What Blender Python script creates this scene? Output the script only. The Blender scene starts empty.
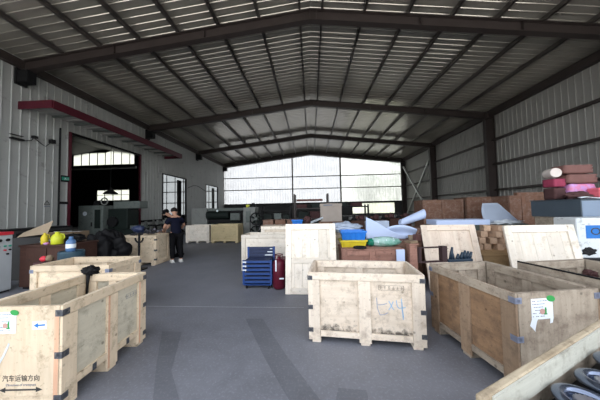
import bpy, bmesh, math, random
from mathutils import Vector, Matrix, noise
random.seed(7)
S = bpy.context.scene
C = S.collection
PI = math.pi
rad = math.radians

# ---------------------------------------------------------------- camera, sky, sun, exposure
cd = bpy.data.cameras.new('camera')
cam = bpy.data.objects.new('camera', cd)
C.objects.link(cam)
S.camera = cam
cd.sensor_width = 36.0
cd.lens = 36.0 * 225.0 / 600.0
cd.clip_start = 0.05
cd.clip_end = 300
right = Vector((0.9985867, 0.0488307, -0.0209808))
fwd = Vector((-0.0479412, 0.9980088, 0.0409885))
up = Vector((0.0229405, -0.0399247, 0.9989393))
cam.matrix_world = Matrix(((right.x, up.x, -fwd.x, 0), (right.y, up.y, -fwd.y, 0), (right.z, up.z, -fwd.z, 1.55), (0, 0, 0, 1)))

world = bpy.data.worlds.new('sky')
S.world = world
world.use_nodes = True
wn = world.node_tree
wn.nodes.clear()
sky = wn.nodes.new('ShaderNodeTexSky')
sky.sky_type = 'NISHITA'
sky.sun_disc = False
sky.sun_elevation = rad(50)
sky.sun_rotation = rad(20)
sky.air_density = 1.0
sky.dust_density = 3.0
hs = wn.nodes.new('ShaderNodeHueSaturation')
hs.inputs['Saturation'].default_value = 0.22
bg = wn.nodes.new('ShaderNodeBackground')
bg.inputs['Strength'].default_value = 0.46
wo = wn.nodes.new('ShaderNodeOutputWorld')
wn.links.new(sky.outputs[0], hs.inputs['Color'])
wn.links.new(hs.outputs[0], bg.inputs[0])
wn.links.new(bg.outputs[0], wo.inputs[0])

sd = bpy.data.lights.new('sun', 'SUN')
sd.energy = 4.0
sd.angle = rad(2)
sd.color = (1, 0.96, 0.9)
sun = bpy.data.objects.new('sun', sd)
C.objects.link(sun)
# the sun stands high behind the far gable, a little to the right
sun.rotation_euler = Vector((-0.25, -0.62, -0.95)).to_track_quat('-Z', 'Y').to_euler()

S.view_settings.view_transform = 'Standard'
S.view_settings.look = 'None'
S.view_settings.gamma = 1
S.view_settings.use_curve_mapping = False
S.view_settings.exposure = 1.12
S.cycles.max_bounces = 10
S.cycles.diffuse_bounces = 6
S.cycles.transparent_max_bounces = 8
S.cycles.sample_clamp_indirect = 8.0
S.cycles.caustics_reflective = False
S.cycles.caustics_refractive = False

# ---------------------------------------------------------------- materials
def new_mat(name):
    m = bpy.data.materials.new(name)
    m.use_nodes = True
    nt = m.node_tree
    b = nt.nodes['Principled BSDF']
    return m, nt, b

def lin(c):
    return tuple(((v / 12.92) if v <= 0.04045 else ((v + 0.055) / 1.055) ** 2.4) for v in c)

def node(nt, t, **kw):
    n = nt.nodes.new(t)
    for k, v in kw.items():
        setattr(n, k, v)
    return n

def noise_node(nt, scale, detail=4, vec=None, rough=0.55):
    n = node(nt, 'ShaderNodeTexNoise')
    n.inputs['Scale'].default_value = scale
    n.inputs['Detail'].default_value = detail
    n.inputs['Roughness'].default_value = rough
    if vec is not None:
        nt.links.new(vec, n.inputs['Vector'])
    return n.outputs['Fac']

def ramp(nt, fac, stops):
    r = node(nt, 'ShaderNodeValToRGB')
    e = r.color_ramp.elements
    while len(e) < len(stops):
        e.new(0.5)
    for i, (p, c) in enumerate(stops):
        e[i].position = p
        e[i].color = (c, c, c, 1) if isinstance(c, (int, float)) else (*c, 1)
    nt.links.new(fac, r.inputs[0])
    return r.outputs['Color']

def mix(nt, fac, a, b, mode='MIX'):
    n = node(nt, 'ShaderNodeMix', data_type='RGBA', blend_type=mode)
    for sock, v in ((n.inputs[0], fac), (n.inputs[6], a), (n.inputs[7], b)):
        if hasattr(v, 'links'):
            nt.links.new(v, sock)
        elif isinstance(v, (int, float)):
            sock.default_value = v if sock.type == 'VALUE' else (v, v, v, 1)
        else:
            sock.default_value = (*v, 1)
    return n.outputs[2]

def coords(nt, scale=(1, 1, 1)):
    tc = node(nt, 'ShaderNodeTexCoord')
    mp = node(nt, 'ShaderNodeMapping')
    mp.inputs['Scale'].default_value = scale
    nt.links.new(tc.outputs['Object'], mp.inputs['Vector'])
    return mp.outputs['Vector'], tc.outputs['Object']

def paint(name, col, rough=0.5, metal=0.0, var=0.25, scale=6.0, dirt=None, dirt_amt=0.35, dirt_scale=9.0, bump=0.0):
    """a painted / plain surface with mottling and optional worn patches"""
    m, nt, b = new_mat(name)
    v, o = coords(nt)
    n1 = noise_node(nt, scale, 5, v)
    c = mix(nt, n1, tuple(x * (1 - var) for x in col), tuple(min(1, x * (1 + var)) for x in col))
    if dirt:
        n2 = noise_node(nt, dirt_scale, 6, v, 0.7)
        f = ramp(nt, n2, [(0.62 - 0.25 * dirt_amt, 0.0), (0.74 - 0.1 * dirt_amt, 0.85)])
        c = mix(nt, f, c, dirt)
    nt.links.new(c, b.inputs['Base Color'])
    b.inputs['Roughness'].default_value = rough
    b.inputs['Metallic'].default_value = metal
    b.inputs['Specular IOR Level'].default_value = 0.12 if max(col) < 0.03 else 0.35
    if bump:
        bp = node(nt, 'ShaderNodeBump')
        bp.inputs['Strength'].default_value = bump
        bp.inputs['Distance'].default_value = 0.01
        nt.links.new(noise_node(nt, scale * 4, 6, v), bp.inputs['Height'])
        nt.links.new(bp.outputs[0], b.inputs['Normal'])
    return m

def wood(name, light, dark, grain='x', dirt=(0.10, 0.08, 0.06), dirt_amt=0.3, seed=0.0, foot_stain=0.0, knots=True):
    """board or plywood face: stretched grain, blotches, knots and grime"""
    m, nt, b = new_mat(name)
    sc = {'x': (1.2, 14, 14), 'y': (14, 1.2, 14), 'z': (14, 14, 1.2)}[grain]
    v, o = coords(nt, sc)
    oi = node(nt, 'ShaderNodeObjectInfo')
    ad = node(nt, 'ShaderNodeVectorMath', operation='ADD')
    nt.links.new(v, ad.inputs[0])
    cmb = node(nt, 'ShaderNodeCombineXYZ')
    mm = node(nt, 'ShaderNodeMath', operation='MULTIPLY_ADD')
    nt.links.new(oi.outputs['Random'], mm.inputs[0])
    mm.inputs[1].default_value = 37.0
    mm.inputs[2].default_value = seed
    for i in range(3):
        nt.links.new(mm.outputs[0], cmb.inputs[i])
    nt.links.new(cmb.outputs[0], ad.inputs[1])
    g = noise_node(nt, 1.6, 6, ad.outputs[0], 0.65)
    ad2 = node(nt, 'ShaderNodeVectorMath', operation='ADD')
    nt.links.new(o, ad2.inputs[0])
    nt.links.new(cmb.outputs[0], ad2.inputs[1])
    ov = ad2.outputs[0]
    blot = noise_node(nt, 3.2, 5, ov)
    c = mix(nt, ramp(nt, g, [(0.32, 0.0), (0.68, 1.0)]), dark, light)
    c = mix(nt, ramp(nt, blot, [(0.35, 0.0), (0.7, 0.55)]), c, tuple(x * 0.72 for x in light))
    # each board a slightly different tone
    tone = node(nt, 'ShaderNodeMath', operation='MULTIPLY_ADD')
    nt.links.new(oi.outputs['Random'], tone.inputs[0])
    tone.inputs[1].default_value = 0.22
    tone.inputs[2].default_value = 0.86
    cc = node(nt, 'ShaderNodeCombineColor')
    for i in range(3):
        nt.links.new(tone.outputs[0], cc.inputs[i])
    c = mix(nt, 1.0, c, cc.outputs[0], 'MULTIPLY')
    gr = noise_node(nt, 7.0, 8, ov, 0.75)
    f = ramp(nt, gr, [(0.60 - 0.20 * dirt_amt, 0.0), (0.74 - 0.14 * dirt_amt, 0.72)])
    c = mix(nt, f, c, dirt)
    sp_ = noise_node(nt, 34.0, 3, ov, 0.6)
    c = mix(nt, ramp(nt, sp_, [(0.66 - 0.06 * dirt_amt, 0.0), (0.74 - 0.06 * dirt_amt, 0.5)]), c, tuple(x * 0.8 for x in dirt))
    if knots:
        vo = node(nt, 'ShaderNodeTexVoronoi')
        vo.inputs['Scale'].default_value = 6.5
        nt.links.new(ov, vo.inputs['Vector'])
        kf = ramp(nt, vo.outputs['Distance'], [(0.06, 0.8), (0.12, 0.0)])
        c = mix(nt, kf, c, tuple(x * 0.35 for x in dark))
    if foot_stain:
        sp = node(nt, 'ShaderNodeSeparateXYZ')
        nt.links.new(o, sp.inputs[0])
        hgt = node(nt, 'ShaderNodeMapRange')
        hgt.inputs[1].default_value = 0.10
        hgt.inputs[2].default_value = 0.34
        hgt.inputs[3].default_value = 0.30
        hgt.inputs[4].default_value = -0.3
        nt.links.new(sp.outputs[2], hgt.inputs[0])
        n3 = noise_node(nt, 10, 7, ov, 0.7)
        s = node(nt, 'ShaderNodeMath', operation='ADD')
        nt.links.new(n3, s.inputs[0])
        nt.links.new(hgt.outputs[0], s.inputs[1])
        f2 = ramp(nt, s.outputs[0], [(0.55, 0.0), (0.72, foot_stain)])
        c = mix(nt, f2, c, (0.035, 0.032, 0.03))
    nt.links.new(c, b.inputs['Base Color'])
    b.inputs['Roughness'].default_value = 0.72
    b.inputs['Specular IOR Level'].default_value = 0.25
    bp = node(nt, 'ShaderNodeBump')
    bp.inputs['Strength'].default_value = 0.25
    bp.inputs['Distance'].default_value = 0.004
    nt.links.new(g, bp.inputs['Height'])
    nt.links.new(bp.outputs[0], b.inputs['Normal'])
    return m

def woodset(key, light, dark, **kw):
    return {a: wood('%s_%s' % (key, a), light, dark, a, **kw) for a in 'xyz'}

M = {}
W_PALE = woodset('pale_plywood', (0.79, 0.66, 0.49), (0.67, 0.53, 0.37), dirt_amt=0.4, dirt=(0.26, 0.20, 0.13))
W_GREEN = woodset('greyed_pale_plywood', (0.60, 0.555, 0.44), (0.51, 0.46, 0.36), dirt_amt=0.42, dirt=(0.24, 0.22, 0.17))
W_WHITE = woodset('whitish_plywood', (0.80, 0.70, 0.58), (0.67, 0.56, 0.44), dirt_amt=0.55, dirt=(0.34, 0.27, 0.20), foot_stain=0.9)
W_WPOST = woodset('whitish_batten', (0.84, 0.745, 0.625), (0.72, 0.61, 0.485), dirt_amt=0.5, dirt=(0.36, 0.28, 0.22))
W_PINE = woodset('pinkish_pine', (0.76, 0.48, 0.33), (0.64, 0.35, 0.22), dirt_amt=0.1)
W_TAN = woodset('orange_plywood', (0.40, 0.255, 0.15), (0.29, 0.175, 0.10), dirt_amt=0.7, dirt=(0.13, 0.085, 0.06))
W_GREY = woodset('weathered_grey_plywood', (0.46, 0.395, 0.315), (0.33, 0.275, 0.215), dirt_amt=0.65, dirt=(0.17, 0.13, 0.10))
W_TANPOST = woodset('brown_batten', (0.37, 0.265, 0.18), (0.27, 0.185, 0.12), dirt_amt=0.65, dirt=(0.14, 0.10, 0.075))
W_TANBOX = woodset('tan_plywood', (0.50, 0.34, 0.18), (0.40, 0.26, 0.13), dirt_amt=0.3, dirt=(0.22, 0.14, 0.08))
W_RED = woodset('red_brown_board', (0.40, 0.215, 0.165), (0.28, 0.145, 0.11), dirt_amt=0.4, dirt=(0.10, 0.06, 0.05))
W_BROWN = woodset('brown_board', (0.25, 0.135, 0.09), (0.16, 0.082, 0.055), dirt_amt=0.6, dirt=(0.30, 0.22, 0.185))
W_DARK = woodset('dark_red_brown_board', (0.075, 0.035, 0.025), (0.045, 0.02, 0.015), dirt_amt=0.2, dirt=(0.02, 0.015, 0.012))
W_LID = woodset('cream_board', (0.86, 0.80, 0.71), (0.76, 0.68, 0.57), dirt_amt=0.35, dirt=(0.40, 0.34, 0.26))

M['steel_primer'] = paint('dark_brown_primer', (0.040, 0.031, 0.029), 0.5, 0.0, 0.25, 3)
M['purlin_steel'] = paint('dark_glossy_purlin_steel', (0.11, 0.10, 0.095), 0.28, 0.6, 0.2, 3)
M['steel_light'] = paint('galvanised_steel', (0.42, 0.42, 0.41), 0.45, 0.3, 0.15, 4)
M['wall_sheet'] = paint('grey_white_wall_sheet', (0.37, 0.38, 0.37), 0.5, 0.0, 0.10, 1.2, dirt=(0.18, 0.18, 0.165), dirt_amt=0.15, dirt_scale=2.2)
M['wall_sheet_right'] = paint('grey_wall_sheet', (0.31, 0.305, 0.285), 0.5, 0.0, 0.10, 1.2, dirt=(0.2, 0.2, 0.18), dirt_amt=0.1, dirt_scale=2.2)
M['roof_sheet'] = paint('grey_roof_sheet', (0.48, 0.455, 0.40), 0.2, 0.55, 0.05, 0.8)
M['dark_wall'] = paint('dark_grey_wall', (0.045, 0.045, 0.045), 0.8, 0.0, 0.3, 2)
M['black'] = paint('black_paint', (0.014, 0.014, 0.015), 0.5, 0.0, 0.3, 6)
M['black_plastic'] = paint('black_film', (0.007, 0.007, 0.008), 0.55, 0.0, 0.3, 6)
M['red_paint'] = paint('crimson_paint', (0.075, 0.008, 0.018), 0.45, 0.0, 0.2, 3, dirt=(0.12, 0.02, 0.02), dirt_amt=0.2)
M['dark_red'] = paint('dark_red_paint', (0.10, 0.008, 0.022), 0.4, 0.0, 0.2, 5)
M['clip'] = paint('dark_clip_steel', (0.09, 0.095, 0.11), 0.5, 0.4, 0.35, 30, dirt=(0.35, 0.33, 0.28), dirt_amt=0.3, dirt_scale=50)
M['clip_blue'] = paint('blue_grey_clip_steel', (0.22, 0.25, 0.34), 0.45, 0.4, 0.35, 30)
M['sticker'] = paint('white_sticker', (0.74, 0.80, 0.86), 0.6, 0.0, 0.08, 20)
M['sticker_green'] = paint('green_sticker', (0.03, 0.30, 0.07), 0.5, 0.0, 0.1, 20)
M['print_blue'] = paint('blue_print', (0.02, 0.16, 0.50), 0.6, 0.0, 0.1, 20)
M['chalk_blue'] = paint('blue_crayon', (0.28, 0.46, 0.66), 0.8, 0.0, 0.25, 40)
M['crayon_pale'] = paint('faint_crayon', (0.33, 0.35, 0.43), 0.8, 0.0, 0.3, 40)
M['ink_brown'] = paint('faded_brown_ink', (0.20, 0.17, 0.14), 0.8, 0.0, 0.3, 40)
M['ink'] = paint('black_ink', (0.05, 0.048, 0.045), 0.8, 0.0, 0.2, 40)
M['ink_grey'] = paint('grey_print', (0.20, 0.22, 0.26), 0.8, 0.0, 0.2, 40)
M['print_red'] = paint('red_print', (0.50, 0.30, 0.26), 0.7, 0.0, 0.2, 40)
M['blue_plastic'] = paint('blue_plastic', (0.02, 0.18, 0.62), 0.4, 0.0, 0.15, 8)
M['blue_steel'] = paint('blue_enamel', (0.018, 0.055, 0.20), 0.42, 0.0, 0.25, 8)
M['navy_steel'] = paint('dark_navy_enamel', (0.02, 0.03, 0.075), 0.45, 0.0, 0.25, 8)
M['yellow'] = paint('yellow_plastic', (0.62, 0.50, 0.03), 0.45, 0.0, 0.2, 8)
M['lime'] = paint('lime_yellow_plastic', (0.54, 0.58, 0.03), 0.4, 0.0, 0.12, 8)
M['green_film'] = paint('green_film', (0.42, 0.58, 0.56), 0.35, 0.0, 0.3, 8, dirt=(0.01, 0.20, 0.12), dirt_amt=0.95, dirt_scale=4)
M['green_end'] = paint('dark_green_film', (0.01, 0.16, 0.10), 0.35, 0.0, 0.3, 8)
M['foam'] = paint('pale_blue_foam', (0.50, 0.60, 0.82), 0.6, 0.0, 0.08, 3)
M['foam_grey'] = paint('grey_blue_sheet', (0.36, 0.42, 0.52), 0.55, 0.0, 0.12, 3)
M['film'] = paint('milky_film', (0.58, 0.63, 0.68), 0.3, 0.0, 0.25, 12)
M['dark_slab'] = paint('dark_olive_slab', (0.07, 0.085, 0.07), 0.6, 0.0, 0.3, 6)
M['steel_blue'] = paint('grey_blue_steel', (0.075, 0.10, 0.125), 0.42, 0.2, 0.15, 4)
M['steel_blue_lit'] = paint('grey_blue_steel_lit', (0.19, 0.25, 0.34), 0.42, 0.2, 0.15, 4)  # lit copy of the grey-blue steel, light put into the colour
M['white_enamel'] = paint('white_enamel', (0.62, 0.66, 0.68), 0.4, 0.0, 0.1, 4, dirt=(0.10, 0.10, 0.10), dirt_amt=0.25, dirt_scale=12)
M['cabinet_grey'] = paint('cabinet_grey', (0.42, 0.45, 0.47), 0.4, 0.0, 0.12, 4)
M['machine_grey'] = paint('machine_grey_green', (0.12, 0.14, 0.13), 0.5, 0.0, 0.2, 4, dirt=(0.03, 0.05, 0.05), dirt_amt=0.3)
M['machine_dark'] = paint('machine_dark_green', (0.014, 0.02, 0.018), 0.5, 0.0, 0.3, 4)
M['pale_grey'] = paint('pale_grey_metal', (0.20, 0.21, 0.20), 0.5, 0.0, 0.15, 4, dirt=(0.06, 0.06, 0.06), dirt_amt=0.2)
M['cardboard'] = paint('cardboard', (0.20, 0.145, 0.095), 0.8, 0.0, 0.12, 5)
M['cardboard_flap'] = paint('tan_cardboard', (0.34, 0.27, 0.19), 0.8, 0.0, 0.12, 5)
M['cardboard_pale'] = paint('pale_cardboard', (0.38, 0.33, 0.29), 0.8, 0.0, 0.12, 5)
M['pink'] = paint('pink_film', (0.62, 0.20, 0.34), 0.45, 0.0, 0.2, 9, dirt=(0.40, 0.32, 0.70), dirt_amt=0.8, dirt_scale=9)
M['pink_red'] = paint('coral_film', (0.80, 0.18, 0.22), 0.45, 0.0, 0.2, 9)
M['textile_brown'] = paint('brown_textile', (0.17, 0.085, 0.075), 0.85, 0.0, 0.2, 9, bump=0.4)
M['textile_dark'] = paint('dark_brown_textile', (0.07, 0.032, 0.032), 0.85, 0.0, 0.3, 9, bump=0.4)
M['textile_red'] = paint('wine_red_textile', (0.26, 0.035, 0.075), 0.8, 0.0, 0.25, 12)
M['textile_white'] = paint('off_white_textile', (0.62, 0.56, 0.52), 0.85, 0.0, 0.1, 9)
M['rubber'] = paint('black_rubber', (0.016, 0.016, 0.017), 0.65, 0.0, 0.2, 9)
M['teal_black'] = paint('blue_black_plastic', (0.012, 0.026, 0.045), 0.38, 0.0, 0.3, 12)
M['drum_blue'] = paint('dull_blue_steel', (0.035, 0.075, 0.105), 0.45, 0.2, 0.2, 6)
M['bottle_blue'] = paint('pale_blue_plastic', (0.08, 0.17, 0.34), 0.3, 0.0, 0.2, 12)
M['chips'] = paint('oily_steel_parts', (0.10, 0.10, 0.115), 0.35, 0.6, 0.5, 18)
M['ring_steel'] = paint('polished_dark_steel', (0.15, 0.18, 0.25), 0.22, 0.85, 0.2, 6)
M['gear_steel'] = paint('bright_toothed_steel', (0.45, 0.47, 0.52), 0.3, 0.8, 0.2, 20)
M['skin'] = paint('skin', (0.40, 0.22, 0.15), 0.55, 0.0, 0.08, 12)
M['hair'] = paint('black_hair', (0.012, 0.010, 0.009), 0.5, 0.0, 0.3, 60)
M['navy_cloth'] = paint('navy_cloth', (0.004, 0.005, 0.014), 0.85, 0.0, 0.2, 12)
M['grey_cloth'] = paint('charcoal_cloth', (0.010, 0.011, 0.013), 0.85, 0.0, 0.2, 12)
M['black_cloth'] = paint('black_cloth', (0.004, 0.004, 0.005), 0.85, 0.0, 0.2, 12)
M['white_shoe'] = paint('white_shoe', (0.62, 0.62, 0.60), 0.6, 0.0, 0.1, 20)
M['eye'] = paint('eye_dark', (0.02, 0.015, 0.012), 0.3)
M['lip'] = paint('lip', (0.30, 0.12, 0.10), 0.5)
M['sign_green'] = paint('sign_green', (0.03, 0.30, 0.20), 0.5, 0.0, 0.1, 20)
M['red_plastic'] = paint('red_plastic', (0.55, 0.03, 0.05), 0.4, 0.0, 0.1, 20)
M['bark'] = paint('bark', (0.12, 0.09, 0.06), 0.9, 0.0, 0.3, 8)
M['leaf'] = paint('leaf_green', (0.20, 0.30, 0.06), 0.6, 0.0, 0.4, 3)

def translucent_sheet(name, col, see=0.25):
    m, nt, b = new_mat(name)
    nt.nodes.remove(b)
    out = nt.nodes['Material Output']
    v, o = coords(nt)
    n = noise_node(nt, 1.3, 5, v)
    cc = mix(nt, ramp(nt, n, [(0.3, 0.0), (0.7, 1.0)]), tuple(x * 0.86 for x in col), col)
    tl = node(nt, 'ShaderNodeBsdfTranslucent')
    df = node(nt, 'ShaderNodeBsdfDiffuse')
    tr = node(nt, 'ShaderNodeBsdfTransparent')
    for s in (tl, df, tr):
        nt.links.new(cc, s.inputs['Color'])
    m1 = node(nt, 'ShaderNodeMixShader')
    m1.inputs[0].default_value = 0.30
    nt.links.new(tl.outputs[0], m1.inputs[1])
    nt.links.new(df.outputs[0], m1.inputs[2])
    m2 = node(nt, 'ShaderNodeMixShader')
    m2.inputs[0].default_value = see
    nt.links.new(m1.outputs[0], m2.inputs[1])
    nt.links.new(tr.outputs[0], m2.inputs[2])
    nt.links.new(m2.outputs[0], out.inputs[0])
    return m

M['daylight_sheet'] = translucent_sheet('translucent_white_sheet', (0.225, 0.235, 0.247), 0.04)
M['daylight_sheet_thin'] = translucent_sheet('translucent_thin_sheet', (0.28, 0.295, 0.285), 0.2)
M['low_window_sheet'] = translucent_sheet('translucent_low_sheet', (0.36, 0.38, 0.32), 0.10)
M['daylight_sheet_dull'] = translucent_sheet('translucent_dull_sheet', (0.11, 0.12, 0.125), 0.04)
M['daylight_sheet_clear'] = translucent_sheet('translucent_clear_sheet', (0.27, 0.28, 0.245), 0.10)

def floor_mat(name, base, stain=1.0):
    m, nt, b = new_mat(name)
    v, o = coords(nt)
    n1 = noise_node(nt, 0.55, 6, v, 0.6)
    n2 = noise_node(nt, 6.0, 7, v, 0.7)
    n3 = noise_node(nt, 38.0, 5, v, 0.75)
    c = mix(nt, ramp(nt, n1, [(0.3, 0.0), (0.7, 1.0)]), tuple(x * 0.68 for x in base), tuple(x * 1.22 for x in base))
    c = mix(nt, ramp(nt, n2, [(0.35, 0.0), (0.75, 0.6)]), c, tuple(x * 1.35 for x in base))
    c = mix(nt, ramp(nt, n3, [(0.52, 0.0), (0.70, 0.55)]), c, tuple(x * 1.9 for x in base))
    nt.links.new(c, b.inputs['Base Color'])
    r = ramp(nt, n2, [(0.3, 0.5), (0.7, 0.75)])
    nt.links.new(r, b.inputs['Roughness'])
    bp = node(nt, 'ShaderNodeBump')
    bp.inputs['Strength'].default_value = 0.2
    bp.inputs['Distance'].default_value = 0.004
    nt.links.new(n3, bp.inputs['Height'])
    nt.links.new(bp.outputs[0], b.inputs['Normal'])
    return m

M['floor'] = floor_mat('worn_blue_grey_concrete', (0.155, 0.162, 0.186))
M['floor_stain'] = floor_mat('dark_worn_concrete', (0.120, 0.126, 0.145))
M['floor_line'] = floor_mat('pale_joint_filler', (0.30, 0.31, 0.33))
M['apron'] = floor_mat('pale_concrete_apron', (0.36, 0.35, 0.33))

# ---------------------------------------------------------------- mesh helpers
class MB:
    """collects shapes and links them as one mesh object"""
    def __init__(s):
        s.v = []
        s.f = []
    def add(s, vs, fs):
        k = len(s.v)
        s.v += [tuple(p) for p in vs]
        s.f += [tuple(i + k for i in f) for f in fs]
        return s
    def box(s, x0, x1, y0, y1, z0, z1, m=None):
        vs = [Vector(p) for p in ((x0, y0, z0), (x1, y0, z0), (x1, y1, z0), (x0, y1, z0), (x0, y0, z1), (x1, y0, z1), (x1, y1, z1), (x0, y1, z1))]
        if m is not None:
            vs = [m @ p for p in vs]
        return s.add(vs, [(3, 2, 1, 0), (4, 5, 6, 7), (0, 1, 5, 4), (1, 2, 6, 5), (2, 3, 7, 6), (3, 0, 4, 7)])
    def bar(s, p0, p1, w, h, upv=(0, 0, 1)):
        p0, p1 = Vector(p0), Vector(p1)
        d = (p1 - p0).normalized()
        u = Vector(upv)
        sx = d.cross(u)
        if sx.length < 1e-5:
            sx = d.cross(Vector((1, 0, 0)))
        sx.normalize()
        uz = sx.cross(d)
        vs = []
        for p in (p0, p1):
            for a, b_ in ((-1, -1), (1, -1), (1, 1), (-1, 1)):
                vs.append(p + sx * a * w / 2 + uz * b_ * h / 2)
        return s.add(vs, [(0, 1, 2, 3), (7, 6, 5, 4), (0, 4, 5, 1), (1, 5, 6, 2), (2, 6, 7, 3), (3, 7, 4, 0)])
    def tube(s, pts, r, n=10, cap=True):
        pts = [Vector(p) for p in pts]
        rs = r if isinstance(r, (list, tuple)) else [r] * len(pts)
        rings = []
        prev = None
        for i, p in enumerate(pts):
            d = (pts[min(i + 1, len(pts) - 1)] - pts[max(i - 1, 0)]).normalized()
            if prev is None:
                a = d.orthogonal().normalized()
            else:
                a = (prev - d * prev.dot(d)).normalized()
            prev = a
            b_ = d.cross(a)
            rings.append([p + (a * math.cos(t) + b_ * math.sin(t)) * rs[i] for t in (2 * PI * k / n for k in range(n))])
        vs = [q for ring in rings for q in ring]
        fs = []
        for i in range(len(pts) - 1):
            for k in range(n):
                fs.append((i * n + k, i * n + (k + 1) % n, (i + 1) * n + (k + 1) % n, (i + 1) * n + k))
        if cap:
            fs.append(tuple(range(n - 1, -1, -1)))
            fs.append(tuple((len(pts) - 1) * n + k for k in range(n)))
        return s.add(vs, fs)
    def lathe(s, prof, n=20, c=(0, 0, 0)):
        vs, fs = [], []
        for r, z in prof:
            for k in range(n):
                t = 2 * PI * k / n
                vs.append((c[0] + r * math.cos(t), c[1] + r * math.sin(t), c[2] + z))
        for i in range(len(prof) - 1):
            for k in range(n):
                fs.append((i * n + k, i * n + (k + 1) % n, (i + 1) * n + (k + 1) % n, (i + 1) * n + k))
        if prof[0][0] > 1e-6:
            fs.append(tuple(range(n - 1, -1, -1)))
        if prof[-1][0] > 1e-6:
            fs.append(tuple((len(prof) - 1) * n + k for k in range(n)))
        return s.add(vs, fs)
    def prism(s, poly, axis, a0, a1):
        """extrude a 2-D polygon along an axis (the polygon lies in the other two, in x,y,z order)"""
        def P(u, v, w):
            return {'x': (w, u, v), 'y': (u, w, v), 'z': (u, v, w)}[axis]
        n = len(poly)
        vs = [P(u, v, a0) for u, v in poly] + [P(u, v, a1) for u, v in poly]
        fs = [tuple(range(n)), tuple(range(2 * n - 1, n - 1, -1))]
        for i in range(n):
            j = (i + 1) % n
            fs.append((i, i + n, j + n, j))
        return s.add(vs, fs)
    def torus(s, R, r, n=32, k=12, c=(0, 0, 0), squash=1.0, m=None):
        vs, fs = [], []
        for i in range(n):
            t = 2 * PI * i / n
            for j in range(k):
                u = 2 * PI * j / k
                p = Vector(((R + r * math.cos(u)) * math.cos(t), (R + r * math.cos(u)) * math.sin(t), r * squash * math.sin(u)))
                if m is not None:
                    p = m @ p
                vs.append((p.x + c[0], p.y + c[1], p.z + c[2]))
        for i in range(n):
            for j in range(k):
                fs.append((i * k + j, ((i + 1) % n) * k + j, ((i + 1) % n) * k + (j + 1) % k, i * k + (j + 1) % k))
        return s.add(vs, fs)
    def blob(s, c, size, rough=0.25, freq=2.0, sub=3, seed=0.0, flat=None):
        bm = bmesh.new()
        bmesh.ops.create_icosphere(bm, subdivisions=sub, radius=1)
        for v in bm.verts:
            d = v.co.normalized()
            k = 1 + rough * noise.noise(d * freq + Vector((seed, seed * 1.7, -seed))) + rough * 0.5 * noise.noise(d * freq * 2.7 + Vector((seed, 3, 1)))
            p = d * k
            p = Vector((p.x * size[0], p.y * size[1], p.z * size[2]))
            if flat is not None and p.z < flat - c[2]:
                p.z = flat - c[2]
            v.co = p + Vector(c)
        bm.verts.index_update()
        vs = [v.co.copy() for v in bm.verts]
        fs = [tuple(v.index for v in f.verts) for f in bm.faces]
        bm.free()
        return s.add(vs, fs)
    def sheet(s, fn, nu=16, nv=10, th=0.01):
        """a bent sheet with thickness; fn(u,v) -> point"""
        P = [[Vector(fn(i / nu, j / nv)) for j in range(nv + 1)] for i in range(nu + 1)]
        def N(i, j):
            a = P[min(i + 1, nu)][j] - P[max(i - 1, 0)][j]
            b_ = P[i][min(j + 1, nv)] - P[i][max(j - 1, 0)]
            q = a.cross(b_)
            return q.normalized() if q.length > 1e-9 else Vector((0, 0, 1))
        top = [P[i][j] + N(i, j) * th / 2 for i in range(nu + 1) for j in range(nv + 1)]
        bot = [P[i][j] - N(i, j) * th / 2 for i in range(nu + 1) for j in range(nv + 1)]
        w = nv + 1
        o = len(top)
        fs = []
        for i in range(nu):
            for j in range(nv):
                a, b_, c_, d = i * w + j, (i + 1) * w + j, (i + 1) * w + j + 1, i * w + j + 1
                fs += [(a, b_, c_, d), (o + d, o + c_, o + b_, o + a)]
        ring = [i * w for i in range(nu + 1)] + [nu * w + j for j in range(1, nv + 1)] + [i * w + nv for i in range(nu - 1, -1, -1)] + [j for j in range(nv - 1, 0, -1)]
        for k in range(len(ring)):
            a, b_ = ring[k], ring[(k + 1) % len(ring)]
            fs.append((b_, a, o + a, o + b_))
        return s.add(top + bot, fs)
    def build(s, name, mat, parent=None, loc=None, rot=None, smooth=False, bevel=0.0, label=None):
        me = bpy.data.meshes.new(name)
        me.from_pydata(s.v, [], s.f)
        bm = bmesh.new()
        bm.from_mesh(me)
        bmesh.ops.recalc_face_normals(bm, faces=bm.faces)
        if smooth:
            for f in bm.faces:
                f.smooth = True
        bm.to_mesh(me)
        bm.free()
        me.materials.append(mat)
        o = bpy.data.objects.new(name, me)
        C.objects.link(o)
        if parent is not None:
            o.parent = parent
        if loc is not None:
            o.location = loc
        if rot is not None:
            o.rotation_euler = rot
        if bevel:
            b_ = o.modifiers.new('bevel', 'BEVEL')
            b_.width = bevel
            b_.segments = 2
            b_.limit_method = 'ANGLE'
        if label:
            o['label'] = label
        return o

def tag(o, label=None, cat=None, group=None, kind=None):
    for k, v in (('label', label), ('category', cat), ('group', group), ('kind', kind)):
        if v:
            o[k] = v
    return o

def thing(name, label, cat, loc=(0, 0, 0), rotz=0.0, group=None):
    o = bpy.data.objects.new(name, None)
    o.empty_display_size = 0.1
    C.objects.link(o)
    o.location = loc
    o.rotation_euler = (0, 0, rotz)
    return tag(o, label, cat, group)

def dup(o, loc=None, rot=None, label=None, parent=None):
    c = o.copy()
    C.objects.link(c)
    if parent is not None:
        c.parent = parent
    if loc is not None:
        c.location = loc
    if rot is not None:
        c.rotation_euler = rot
    if label:
        c['label'] = label
    for ch in list(o.children):
        dup(ch, parent=c)
    return c

def structure(o, label=None):
    o['kind'] = 'structure'
    if label:
        o['label'] = label
    return o

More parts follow.
